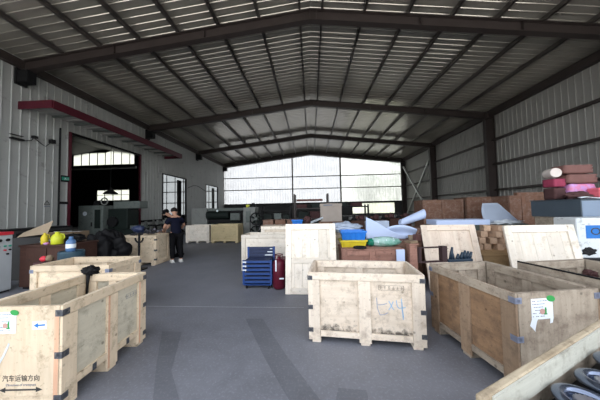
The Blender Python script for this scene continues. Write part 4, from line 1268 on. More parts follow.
MB().box(-0.80, 0.24, -0.33, 0.33, 0.05, 0.88).build('body', W_DARK['x'], bc)
MB().box(-0.82, 0.26, -0.35, 0.35, 0.881, 0.915).build('top', W_DARK['x'], bc, bevel=0.004)
for s in (0, 1):
    d = MB().box(-0.64 + s * 0.46, -0.20 + s * 0.42, -0.348, -0.331, 0.09, 0.85).build('door', W_DARK['z'], bc, bevel=0.003)
    MB().box(-0.225 + s * 0.06, -0.205 + s * 0.06, -0.365, -0.3485, 0.45, 0.55).build('handle', M['black'], d)
MB().box(-0.76, 0.20, -0.30, 0.30, 0, 0.049).build('plinth', M['black'], bc)
ztop = 0.916
def jug(label, loc, mat, h=0.25, r=0.075, rz=0.0, tilt=0.0, name='plastic_jug'):
    t = thing(name, label, 'jug', loc, rz)
    t.rotation_euler = (0, tilt, rz)
    MB().lathe([(r * 0.9, 0), (r, 0.01), (r, h * 0.55), (r * 0.75, h * 0.75), (r * 0.35, h * 0.88), (r * 0.35, h * 0.94), (0.0001, h * 0.94)], 16).build('body', mat, t, smooth=True)
    MB().lathe([(r * 0.42, h * 0.945), (r * 0.42, h), (0.0001, h)], 14).build('cap', mat, t)
    MB().tube([(r * 0.5, 0, h * 0.83), (r * 1.15, 0, h * 0.78), (r * 1.25, 0, h * 0.5), (r * 0.97, 0, h * 0.36)], 0.011, 8).build('handle', mat, t, smooth=True)
    return t
jug('bright lime-yellow plastic jug on the dark red-brown cabinet', (-5.43, 4.58, ztop), M['lime'], 0.26, 0.10, 0.3)
jug('dull yellow-green bottle left of the lime-yellow jug', (-5.74, 4.60, ztop), M['yellow'], 0.24, 0.06, 1.2, name='plastic_bottle')
cbx = thing('cardboard_box', 'dark box with a tan cardboard flap sticking up, behind the dark red-brown cabinet', 'box', (-6.82, 5.30, 0), rad(6))
MB().box(-0.34, 0.34, -0.2, 0.2, 0, 1.00).build('box', M['dark_wall'], cbx, label='dark box body')
MB().sheet(lambda u, v: (-0.36 + 0.70 * u, -0.10 + 0.14 * v, 1.005 + 0.07 * u + (0.10 + 0.22 * u) * v), 4, 4, 0.008).build('flap', M['cardboard_flap'], cbx)
dk = folded('dark_bag', 'black bag lying between the jugs on the dark cabinet', 'bag', (-5.45, 4.92, ztop), (0.24, 0.14, 0.09), M['black_plastic'], 5.5, 0, 0.4)
pp = folded('pink_rag', 'small pink rag in front of the black bag', 'rag', (-5.57, 4.50, ztop), (0.045, 0.05, 0.025), M['pink'], 2.5, 0, 0.4)
gl = folded('glove_heap', 'grey rag heap at the left end of the dark cabinet', 'rag', (-5.92, 4.80, ztop), (0.08, 0.10, 0.04), M['foam_grey'], 7.5, 0, 0.5)
# red-topped thing between the crate and the drum
rp = thing('paint_pot', 'small pot with red lid behind the yellowish open crate', 'pot', (-4.72, 3.80, 0))
MB().lathe([(0.13, 0), (0.14, 0.02), (0.14, 0.72), (0.0001, 0.72)], 20).build('stand_drum', M['textile_dark'], rp)
MB().blob((-0.03, 0, 0.765), (0.055, 0.05, 0.05), 0.2, 2, 3, 1).build('red_lid', M['red_plastic'], rp, smooth=True)
MB().blob((0.06, 0.02, 0.77), (0.05, 0.05, 0.06), 0.3, 2, 3, 4).build('brown_lump', M['cardboard'], rp, smooth=True)
# blue drum and bottle
bd = thing('blue_drum', 'dull blue steel drum with a water bottle standing on it', 'drum', (-4.72, 4.24, 0))
MB().lathe([(0.185, 0), (0.195, 0.015), (0.195, 0.81), (0.185, 0.83), (0.175, 0.815), (0.0001, 0.815)], 28).build('body', M['drum_blue'], bd)
for z in (0.28, 0.57):
    MB().torus(0.196, 0.010, 28, 8, (0, 0, z)).build('hoop', M['drum_blue'], bd)
wb_ = thing('water_bottle', 'pale blue plastic bottle on the dull blue drum', 'bottle', (-4.74, 4.24, 0.816))
MB().lathe([(0.065, 0), (0.075, 0.02), (0.075, 0.19), (0.06, 0.22), (0.03, 0.25), (0.0001, 0.25)], 18).build('body', M['bottle_blue'], wb_, smooth=True)
MB().lathe([(0.077, 0.07), (0.077, 0.15)], 18).build('wrapper', M['sticker'], wb_)
MB().lathe([(0.033, 0.251), (0.033, 0.29), (0.0001, 0.29)], 14).build('cap', M['bottle_blue'], wb_)
# carton and dark tarpaulin heap
ct = thing('carton', 'brown closed carton on the floor behind the drum, near the door', 'box', (-6.85, 6.05, 0), rad(4))
MB().box(-0.36, 0.36, -0.25, 0.25, 0, 1.06).build('box', M['cardboard'], ct, bevel=0.006)
MB().box(-0.37, 0.37, -0.04, 0.04, 1.0605, 1.064).build('tape', M['film'], ct)
th_ = thing('tarpaulin_heap', 'black tarpaulin heaped over machine parts behind the yellowish crate', 'tarpaulin', (-5.38, 5.66, 0))
MB().blob((0, 0, 0.44), (0.52, 0.40, 0.72), 0.35, 1.4, 5, 8.8, flat=0.0).build('tarpaulin', M['black_plastic'], th_, smooth=True)
MB().blob((0.12, -0.40, 0.72), (0.05, 0.02, 0.06), 0.5, 3, 3, 3).build('white_highlight', M['sticker'], th_)  # small white blobs painted in as a highlight on the black heap
MB().blob((0.2, -0.38, 0.60), (0.03, 0.02, 0.03), 0.5, 3, 3, 5).build('white_highlight', M['sticker'], th_)
# hooks hanging over the parts crate
hk = thing('hook_stand', 'black hook stand between the tarpaulin and the parts crate', 'stand', (-4.72, 5.98, 0))
MB().box(-0.16, 0.16, -0.12, 0.12, 0, 0.03).build('base', M['black'], hk)
MB().tube([(0, 0, 0.03), (0, 0, 1.02)], 0.028, 10).build('pole', M['black'], hk)
MB().tube([(-0.13 + 0.11 * math.cos(a) + 0.13, 0.0, 0.86 + 0.13 * math.sin(a)) for a in (PI + PI * q / 10 for q in range(11))], 0.022, 10).build('hook', M['black'], hk, smooth=True)
MB().blob((-0.02, 0, 1.10), (0.16, 0.10, 0.10), 0.4, 2.5, 3, 6).build('rag', M['navy_steel'], hk, smooth=True)
# steel parts heaped in the parts crate: turned rods, discs, elbows
rnd = random.Random(21)
kinds = []
ordn = ('first', 'second', 'third', 'fourth', 'fifth', 'sixth', 'seventh')
for i in range(21):
    k = i % 3
    row, col = i // 7, i % 7
    x = -4.745 - col * 0.105 + rnd.uniform(-0.01, 0.01)
    y = 6.56 + row * 0.18 + rnd.uniform(-0.015, 0.015)
    rot = (rnd.uniform(-0.2, 0.2), rnd.uniform(-0.3, 0.3), 1.57 + rnd.uniform(-0.35, 0.35))
    z = 0.925 + 0.05 * math.sin(col * 0.9) + rnd.uniform(0.0, 0.02)
    lab = '%s in the %s row of the parts crate, %s from the worker' % (('oily steel rod', 'flanged steel disc', 'oily pipe elbow')[k], ('front', 'middle', 'back')[row], ordn[col])
    if i < 3:
        mb = MB()
        if k == 0:
            mb.tube([(-0.08, 0, 0), (0.08, 0, 0)], 0.024, 10).tube([(-0.02, 0, 0), (0.03, 0, 0)], 0.038, 10)
        elif k == 1:
            mb.lathe([(0.0001, 0), (0.052, 0), (0.052, 0.03), (0.03, 0.032), (0.03, 0.06), (0.0001, 0.06)], 16)
        else:
            mb.tube([(-0.07, 0, 0), (0, 0, 0.01), (0.02, 0.015, 0.03), (0.025, 0.02, 0.08)], 0.022, 8)
        o = mb.build(('steel_rod', 'steel_disc', 'pipe_elbow')[k], M['chips'], None, (x, y, z), rot)
        tag(o, lab, 'steel part', 'steel parts heaped in the crate beside the worker')
        kinds.append(o)
    else:
        dup(kinds[k], (x, y, z), rot, lab)
fill = MB().box(-0.47, 0.47, -0.30, 0.30, 0.125, 0.80).blob((0, 0, 0.79), (0.44, 0.27, 0.06), 0.3, 4, 4, 2.2).build('parts_fill', M['chips'], cC, label='dark mass of small steel parts')
fill['kind'] = 'stuff'
# grimy scraps inside the yellowish crate
for k, (x, y, r_) in enumerate(((-3.72, 3.46, 0.075), (-3.40, 3.48, 0.08), (-3.08, 3.46, 0.075))):
    folded('scrap_bag', ('crumpled grey scrap at the wall end inside the yellowish crate', 'crumpled grey scrap in the middle of the yellowish crate', 'crumpled grey scrap at the aisle end inside the yellowish crate')[k], 'scrap', (x, y, 0.12), (r_ * 1.4, r_, 0.2), M['foam_grey'] if k != 1 else M['dark_slab'], 3.3 + k, 0.3 * k, 0.5)

sbn = thing('storage_bench', 'long dark storage bench along the pale wall, left of the wide doorway', 'bench', (-9.45, 7.1, 0))
MB().box(-0.28, 0.34, -1.5, 1.1, 1.06, 1.12).build('top', M['black'], sbn)
for k in range(3):
    MB().box(-0.26, 0.30, -1.48 + k * 0.87, -0.65 + k * 0.87, 0.04, 1.055).build('cupboard', M['dark_wall'], sbn, bevel=0.006)
    MB().box(0.302, 0.318, -1.40 + k * 0.87, -0.75 + k * 0.87, 0.12, 0.98).build('door', M['black'], sbn)
MB().box(-0.24, 0.26, -1.46, 1.06, 0, 0.039).build('plinth', M['black'], sbn)
# machines in and beside the wide doorway
def machine_cabinet(label, loc, w, d, h, mat, rz=0, name='machine_cabinet'):
    t = thing(name, label, 'machine', loc, rz)
    MB().box(-w / 2, w / 2, -d / 2, d / 2, 0.05, h).build('body', mat, t, bevel=0.02)
    MB().box(-w / 2 + 0.05, w / 2 - 0.05, -d / 2 + 0.05, d / 2 - 0.05, 0, 0.05).build('plinth', M['black'], t)
    dr = MB().box(-w / 2 + 0.06, w * 0.12, -d / 2 - 0.02, -d / 2 - 0.001, 0.2, h - 0.1).build('door', mat, t, bevel=0.006)
    MB().box(w * 0.05, w * 0.09, -d / 2 - 0.045, -d / 2 - 0.021, h * 0.5, h * 0.6).build('handle', M['black'], dr)
    MB().box(w * 0.17, w * 0.40, -d / 2 - 0.008, -d / 2 - 0.001, h * 0.45, h * 0.9).build('vent_panel', M['machine_dark'], t)
    return t
mc = machine_cabinet('grey-green machine cabinet standing in the wide doorway', (-10.2, 10.3, 0), 1.2, 0.7, 1.92, M['machine_grey'])
MB().lathe([(0.0001, 0), (0.10, 0), (0.10, 0.01), (0.0001, 0.01)], 16).build('gauge', M['film'], mc, (-0.25, -0.372, 1.55), (PI / 2, 0, 0))
MB().tube([(-0.1, 0, 1.93), (-0.1, 0, 2.08), (0.12, 0, 2.08), (0.5, 0, 2.05)], 0.1, 12).build('pipe', M['black'], mc)
MB().torus(0.16, 0.03, 24, 8, m=Matrix.Rotation(PI / 2, 3, 'X')).build('hose', M['pale_grey'], mc, (0.42, -0.1, 2.12))
gm = thing('milling_machine', 'dark green machine tool right of the grey-green cabinet, in the doorway shade', 'machine', (-8.75, 10.4, 0))
MB().box(-0.75, 0.75, -0.4, 0.4, 0, 0.8).build('bed', M['machine_dark'], gm, bevel=0.03)
MB().box(-0.75, 0.2, -0.3, 0.4, 0.80, 1.75).build('column', M['machine_dark'], gm, bevel=0.03)
MB().box(-0.55, 0.75, -0.25, 0.3, 1.7505, 2.10).build('head', M['machine_grey'], gm, bevel=0.03)
MB().tube([(-0.45, -0.3, 1.15), (-0.45, -0.42, 1.15)], 0.24, 24).build('hand_wheel', M['black'], gm)
MB().box(0.25, 0.7, -0.2, 0.35, 0.801, 0.95).build('table', M['machine_grey'], gm)
lamp = thing('pendant_lamp', 'dark cone lamp hanging in the neighbouring hall before a bright window', 'lamp', (-11.15, 12.0, 2.62))
MB().lathe([(0.34, 0.0), (0.32, 0.05), (0.12, 0.22), (0.07, 0.25), (0.07, 0.36), (0.0001, 0.37)], 20).build('shade', M['black'], lamp)
MB().tube([(0, 0, 0.36), (0, 0, 4.65)], 0.012, 6).build('cord', M['black'], lamp)
MB().lathe([(0.0001, 0.0), (0.05, 0.03), (0.05, 0.09), (0.0001, 0.12)], 12).build('bulb', M['film'], lamp)

# things on the left wall
xw = XL + 0.034
cd_ = MB().tube([(xw + 0.05, 8.28, 0.4), (xw + 0.05, 8.28, 4.95)], 0.03, 8).build('conduit', M['black'])
tag(cd_, 'black vertical conduit on the pale wall left of the wide doorway', 'conduit')
es = thing('exit_sign', 'small green exit sign with running figure on the wall left of the doorway', 'sign', (xw, 8.53, 2.84))
MB().box(0.0, 0.02, -0.15, 0.15, 0, 0.26).build('board', M['black'], es)
MB().box(0.0205, 0.024, -0.135, 0.135, 0.07, 0.20).build('green_panel', M['sign_green'], es)
rm = MB().tube([(0.0265, -0.03, 0.18), (0.0265, -0.03, 0.1801)], 0.014, 10)
rm.bar((0.0265, -0.025, 0.165), (0.0265, -0.005, 0.125), 0.004, 0.02).bar((0.0265, -0.005, 0.125), (0.0265, -0.045, 0.085), 0.004, 0.014).bar((0.0265, -0.005, 0.125), (0.0265, 0.035, 0.09), 0.004, 0.014).bar((0.0265, -0.025, 0.16), (0.0265, -0.065, 0.14), 0.004, 0.012).bar((0.0265, -0.02, 0.155), (0.0265, 0.03, 0.14), 0.004, 0.012)
rm.bar((0.0265, 0.06, 0.13), (0.0265, 0.11, 0.13), 0.004, 0.014)
rm.build('running_figure', M['sticker'], es)
ws_ = thing('warning_sign', 'triangular warning sign with a line of print on the pale wall', 'sign', (xw, 7.93, 1.84))
tri = MB()
for a, b_ in (((-0.09, 0.08), (0.09, 0.08)), ((0.09, 0.08), (0, 0.23)), ((0, 0.23), (-0.09, 0.08))):
    tri.bar((0.004, a[0], a[1]), (0.004, b_[0], b_[1]), 0.004, 0.02)
tri.build('triangle', M['ink'], ws_)
MB().box(0.002, 0.006, -0.008, 0.008, 0.11, 0.17).build('mark', M['ink'], ws_)
MB().box(0.002, 0.006, -0.10, 0.10, 0.0, 0.035).build('print', M['ink_grey'], ws_)
np_ = MB().box(0, 0.02, -0.16, 0.16, 0, 0.10).build('name_plate', M['black'], None, (xw, 8.50, 1.95))
tag(np_, 'narrow dark plate under the green exit sign', 'plate')
lf = thing('wall_floodlight', 'small black floodlight on a bracket high on the pale wall', 'light', (xw, 6.98, 4.07))
MB().box(0.0, 0.12, -0.16, 0.16, 0.0, 0.06).build('housing', M['black'], lf)
MB().box(0.0, 0.10, -0.17, 0.15, 0.15, 0.165).build('bracket', M['black'], lf)
cam1 = MB().box(0, 0.12, -0.06, 0.06, 0, 0.09).build('wall_camera', M['black'], None, (xw, 7.46, 4.27))
tag(cam1, 'small dark camera on the pale wall beside the floodlight', 'camera')
cam2 = MB().box(0, 0.14, -0.07, 0.07, 0, 0.14).build('junction_box', M['black'], None, (xw, 8.0, 4.25))
tag(cam2, 'small dark junction box on the pale wall near the conduit', 'box')
cb = MB().tube([(xw + 0.015, 7.12, 4.10), (xw + 0.015, 7.40, 4.18), (xw + 0.015, 7.46, 4.29)], 0.012, 6).tube([(xw + 0.015, 7.50, 4.28), (xw + 0.015, 7.76, 4.11), (xw + 0.015, 7.84, 4.09), (xw + 0.015, 8.0, 4.29)], 0.012, 6).build('wall_cable', M['black'])
tag(cb, 'thin black cable looping between the floodlight and the junction box', 'cable')
cb2 = MB().tube([(xw + 0.015, 17.5 + 0.3 * k, 3.42 + 0.25 * math.sin(k / 8 * PI) + 0.02 * k) for k in range(11)], 0.02, 6).build('wall_cable', M['black'])
tag(cb2, 'black cable sagging along the wall between the two far doorways', 'cable')

# work bench and parts along the left wall behind the worker
bn = thing('work_bench', 'dark work bench along the pale wall behind the worker', 'bench', (-8.9, 13.3, 0))
MB().box(-0.4, 0.5, -1.5, 1.6, 0.80, 0.86).build('top', M['black'], bn)
for sx in (-0.34, 0.44):
    for sy in (-1.4, 1.5):
        MB().box(sx - 0.04, sx + 0.04, sy - 0.04, sy + 0.04, 0, 0.8).build('leg', M['black'], bn)
MB().box(-0.36, 0.46, -1.42, 1.52, 0.2, 0.24).build('shelf', M['black'], bn)
rnd = random.Random(33)
pm = None
for i in range(10):
    x, y = -8.9 + (-0.2, 0.25)[i % 2] + rnd.uniform(-0.04, 0.04), 12.0 + i * 0.28
    lab = 'grey turned fitting on the dark work bench, %s from its near end' % ('first', 'second', 'third', 'fourth', 'fifth', 'sixth', 'seventh', 'eighth', 'ninth', 'tenth')[i]
    if pm is None:
        pm = MB().lathe([(0.09, 0), (0.10, 0.03), (0.06, 0.12), (0.06, 0.2), (0.08, 0.22), (0.0001, 0.22)], 12).build('machine_fitting', M['pale_grey'], None, (x, y, 0.861), (0, 0, 0))
        tag(pm, lab, 'fitting', 'fittings on the dark work bench')
    else:
        o = dup(pm, (x, y, 0.861), (0, 0, rnd.uniform(0, 6)), lab)
        o.scale = (rnd.uniform(0.7, 1.2),) * 2 + (rnd.uniform(0.6, 1.5),)

# lathe row at the far end
lt = thing('lathe', 'long dark lathe with a pale headstock cabinet behind the far crates', 'machine', (-5.35, 13.3, 0))
MB().box(-1.62, -0.72, -0.45, 0.45, 0, 1.72).build('headstock', M['pale_grey'], lt, bevel=0.02, label='pale grey headstock cabinet')
MB().box(-0.715, 1.5, -0.40, 0.40, 0, 0.85).build('bed', M['machine_dark'], lt, bevel=0.02)
MB().box(-0.715, 1.3, -0.30, 0.40, 0.851, 1.55).build('splash_guard', M['black'], lt, bevel=0.02)
MB().tube([(-0.70, -0.42, 1.30), (0.6, -0.42, 1.30)], 0.22, 20).build('spindle', M['machine_dark'], lt)
MB().tube([(0.0, -0.66, 1.55), (0.0, -0.68, 1.55)], 0.06, 12).build('gauge', M['sticker'], lt)
MB().box(0.7, 1.25, -0.55, -0.41, 1.0, 1.4).build('carriage', M['machine_grey'], lt, bevel=0.02)
MB().box(-0.7, 1.4, -0.35, 0.35, 1.551, 1.70).build('top_rail', M['machine_grey'], lt)
ps = thing('grey_machine', 'tall pale grey machine between the lathe and the black fan', 'machine', (-3.28, 12.3, 0))
MB().box(-0.36, 0.30, -0.4, 0.4, 0, 1.72).build('body', M['pale_grey'], ps, bevel=0.03)
MB().box(-0.2, 0.05, -0.44, -0.401, 0.9, 1.5).build('panel', M['machine_grey'], ps)
MB().lathe([(0.12, 0), (0.14, 0.12), (0.08, 0.22), (0.0001, 0.24)], 16).build('motor_cap', M['black'], ps, (0.10, 0, 1.72))
MB().box(-0.28, -0.12, -0.1, 0.1, 1.72, 1.86).build('yellow_lamp', M['lime'], ps)
fn = thing('floor_fan', 'black drum fan standing before the tall grey machine', 'fan', (-2.85, 11.6, 0))
MB().box(-0.28, 0.28, -0.2, 0.2, 0, 0.04).build('base', M['black'], fn)
for z in (0.42, 1.10):
    r_ = Matrix.Rotation(PI / 2, 3, 'X')
    cg = MB().torus(0.31, 0.03, 28, 8, (0, -0.02, z), m=r_).build('cage', M['black'], fn, smooth=True)
    MB().tube([(0, 0.02, z), (0, -0.12, z)], 0.08, 14).build('motor', M['machine_grey'], fn)
    for k in range(5):
        a = 2 * PI * k / 5
        MB().sheet(lambda u, v, a=a, z=z: ((0.06 + 0.22 * u) * math.cos(a + 0.5 * v), -0.02 + 0.07 * v, z + (0.06 + 0.22 * u) * math.sin(a + 0.5 * v)), 4, 3, 0.006).build('blade', M['machine_dark'], fn)
for s in (-1, 1):
    MB().tube([(s * 0.33, 0, 0.04), (s * 0.33, 0, 1.25)], 0.02, 8).build('upright', M['black'], fn)

# racks and stores along the far wall
def rack(label, loc, w, d, h, levels, mat, rz=0):
    t = thing('storage_rack', label, 'rack', loc, rz)
    for sx in (-1, 1):
        for sy in (-1, 1):
            MB().box(sx * (w / 2 - 0.04) - 0.04, sx * (w / 2 - 0.04) + 0.04, sy * (d / 2 - 0.04) - 0.04, sy * (d / 2 - 0.04) + 0.04, 0, h).build('post', mat, t)
    for z in levels:
        MB().box(-w / 2 + 0.081, w / 2 - 0.081, -d / 2, d / 2, z, z + 0.06).build('shelf', mat, t)
    return t
rk = rack('dark steel rack with two raised posts behind the beige box', (0.02, 12.3, 0), 1.85, 0.8, 2.36, (0.35, 1.0, 1.55), M['steel_primer'])
MB().box(-0.80, 0.62, -0.06, 0.06, 1.98, 2.09).build('long_bar', M['textile_brown'], rk, label='reddish bar across the posts')
rk2 = rack('low dark rack left of the rack with raised posts', (-1.95, 12.6, 0), 1.7, 0.8, 1.72, (0.3, 0.95, 1.5), M['black'])
rk3 = rack('dark rack by the far gable behind the beige box', (2.3, 13.2, 0), 1.9, 0.8, 1.75, (0.4, 1.05, 1.6), M['black'])
rnd = random.Random(5)
sb0 = None
def store(x, y, z, sx, sy, sz, m, lab):
    o = MB().box(-sx / 2, sx / 2, -sy / 2, sy / 2, 0, sz).box(-sx / 2 - 0.012, sx / 2 + 0.012, -sy / 2 - 0.012, sy / 2 + 0.012, sz * 0.86, sz).build('storage_box', m, None, (x, y, z), (0, 0, rnd.uniform(-0.1, 0.1)), bevel=0.006)
    return tag(o, lab, 'box')
store(-2.4, 12.5, 1.011, 0.42, 0.4, 0.30, M['machine_dark'], 'dark box on the low dark rack, its left end')
store(-1.85, 12.5, 1.011, 0.40, 0.4, 0.34, M['machine_grey'], 'grey box in the middle of the low dark rack')
store(-1.35, 12.5, 1.011, 0.36, 0.4, 0.26, M['machine_dark'], 'dark box on the low dark rack, its right end')
store(-0.45, 12.2, 1.061, 0.5, 0.4, 0.34, M['machine_dark'], 'dark box on the rack with raised posts, left of the brown one')
store(0.2, 12.2, 1.061, 0.5, 0.4, 0.36, M['textile_dark'], 'dark brown box on the rack with raised posts')
store(-0.5, 12.2, 1.611, 0.55, 0.4, 0.20, M['textile_dark'], 'flat brown box on the top shelf of the rack with raised posts')
store(0.3, 12.2, 1.611, 0.5, 0.4, 0.24, M['machine_dark'], 'dark box on the top shelf of the rack with raised posts')
store(1.8, 13.1, 1.661, 0.5, 0.4, 0.24, M['machine_dark'], 'dark box on the rack by the far gable, left one')
store(2.6, 13.1, 1.661, 0.6, 0.4, 0.20, M['textile_dark'], 'brown box on the rack by the far gable, right one')
# row of brown cases in front of the racks
pc = None
for k in range(3):
    lab = 'low brown timber case in the row before the dark racks, %s from the fan' % ('first', 'second', 'third', 'fourth')[k]
    closed_crate(lab, -2.10 + k * 0.52, -1.62 + k * 0.52, 9.6, 10.2, 0, 1.12, W_BROWN, 'row of brown cases before the dark racks', battens=False)
# blue tray, pale scrap on a bench in mid hall
mb_ = thing('steel_table', 'steel table behind the tall cream lid with bins and scraps on it', 'table', (0.05, 7.85, 0))
MB().box(-0.75, 0.70, -0.4, 0.4, 0.96, 1.0).build('top', M['machine_grey'], mb_)
for sx in (-0.7, 0.65):
    for sy in (-0.35, 0.35):
        MB().box(sx - 0.03, sx + 0.03, sy - 0.03, sy + 0.03, 0, 0.96).build('leg', M['machine_grey'], mb_)
bin_box('small bright blue bin on the steel table behind the cream lid', (-0.48, 7.65, 1.001), 0.1, 0.36, 0.28, 0.19, M['blue_plastic'])
folded('coloured_rags', 'purple and dark rag bundle beside the small blue bin', 'rags', (-0.14, 7.95, 1.001), (0.13, 0.14, 0.14), M['textile_dark'], 1.7, 0, 0.5)
ss = MB().sheet(lambda u, v: (-0.02 + 0.42 * u, 7.60 + 0.30 * v, 1.07 + 0.16 * u + 0.05 * math.sin(4 * v)), 8, 6, 0.01).build('bent_plate', M['film'])
tag(ss, 'pale bent plate on the steel table, right of the rags', 'plate')
bg_ = thing('beige_box', 'large beige carton with a printed lid edge, standing high before the far gable', 'carton', (0.80, 9.35, 1.035), rad(-1))
MB().box(-0.42, 0.42, -0.35, 0.35, 0, 0.66).build('body', M['cardboard_pale'], bg_, bevel=0.008)
MB().box(-0.435, 0.435, -0.365, 0.365, 0.60, 0.72).build('lid', M['cardboard_pale'], bg_, bevel=0.008)
MB().box(-0.30, 0.06, -0.3675, -0.3655, 0.63, 0.68).build('print', M['ink_grey'], bg_)
closed_crate('brown case under the large beige carton', 0.30, 1.30, 8.95, 9.75, 0, 1.034, W_BROWN)

# scrap in front of the right end of the gable
closed_crate('low dark case under the scrap by the gable, left one', 1.60, 3.10, 9.2, 10.0, 0, 1.05, W_DARK)
closed_crate('low dark case under the scrap by the gable, right one', 3.15, 4.00, 9.2, 10.0, 0, 1.10, W_DARK)
rnd = random.Random(77)
names = (('scrap_casting', 'casting', 'dark iron casting'), ('scrap_tray', 'tray', 'grey-brown dented tray'), ('scrap_rag', 'rag', 'crumpled dark rag'), ('scrap_pipe', 'pipe', 'short rusty pipe'))
where = ('next to the beige carton', 'second from the beige carton', 'third from the beige carton', 'under the left of the low lit strip', 'under the middle of the low lit strip', 'under the right of the low lit strip', 'below the far right column', 'by the brown cases')
for i in range(16):
    nm, ca, ds = names[i % 4]
    x = 1.75 + 2.1 * (i // 2) / 7.0
    y = 9.36 + 0.47 * (i % 2)
    zb0 = 1.051 if x < 3.12 else 1.101
    mt = (M['black'], M['pale_grey'], M['textile_dark'], M['textile_brown'])[i % 4]
    if i % 4 == 0:
        o = MB().lathe([(0.10, 0), (0.11, 0.06), (0.06, 0.10), (0.05, 0.20), (0.08, 0.22), (0.0001, 0.23)], 14).build(nm, mt, None, (x, y, zb0), (0, 0, 0.3 * i))
    elif i % 4 == 1:
        o = MB().box(-0.13, 0.13, -0.11, 0.11, 0, 0.02).box(-0.13, 0.13, -0.11, -0.095, 0.02, 0.13).box(-0.13, 0.13, 0.095, 0.11, 0.02, 0.13).box(-0.13, -0.115, -0.094, 0.094, 0.02, 0.13).box(0.115, 0.13, -0.094, 0.094, 0.02, 0.13).build(nm, mt, None, (x, y, zb0), (0, 0, 0.06 * i))
    elif i % 4 == 2:
        o = MB().blob((0, 0, 0.10), (0.12, 0.11, 0.11), 0.4, 2.2, 3, i * 1.1, flat=0.0).build(nm, mt, None, (x, y, zb0), smooth=True)
    else:
        o = MB().tube([(-0.13, 0, 0.07), (0.13, 0, 0.07)], 0.055, 14).tube([(-0.13, 0, 0.07), (-0.10, 0, 0.07)], 0.07, 14).build(nm, mt, None, (x, y, zb0), (0, 0, 0.02 * i))
    tag(o, '%s on the low dark cases by the gable, %s' % (ds, ('first', 'second', 'third', 'fourth')[i // 4] + ' from the beige carton'), ca)
# ================================================================ PEOPLE
def skinned(name, verts, edges, mat, parent, sub=2, root=0):
    """grow one continuous surface around a skeleton: verts = (x, y, z, radius)"""
    me = bpy.data.meshes.new(name)
    me.from_pydata([v[:3] for v in verts], edges, [])
    o = bpy.data.objects.new(name, me)
    C.objects.link(o)
    m = o.modifiers.new('skin', 'SKIN')
    m.use_smooth_shade = True
    for i, v in enumerate(verts):
        sv = me.skin_vertices[0].data[i]
        r = v[3]
        sv.radius = (r, r) if not isinstance(r, tuple) else r
        sv.use_root = (i == root)
    s = o.modifiers.new('sub', 'SUBSURF')
    s.levels = sub
    s.render_levels = sub
    dg = bpy.context.evaluated_depsgraph_get()
    me2 = bpy.data.meshes.new_from_object(o.evaluated_get(dg))
    bpy.data.objects.remove(o)
    me2.materials.clear()
    me2.materials.append(mat)
    for p in me2.polygons:
        p.use_smooth = True
    r = bpy.data.objects.new(name, me2)
    C.objects.link(r)
    r.parent = parent
    return r

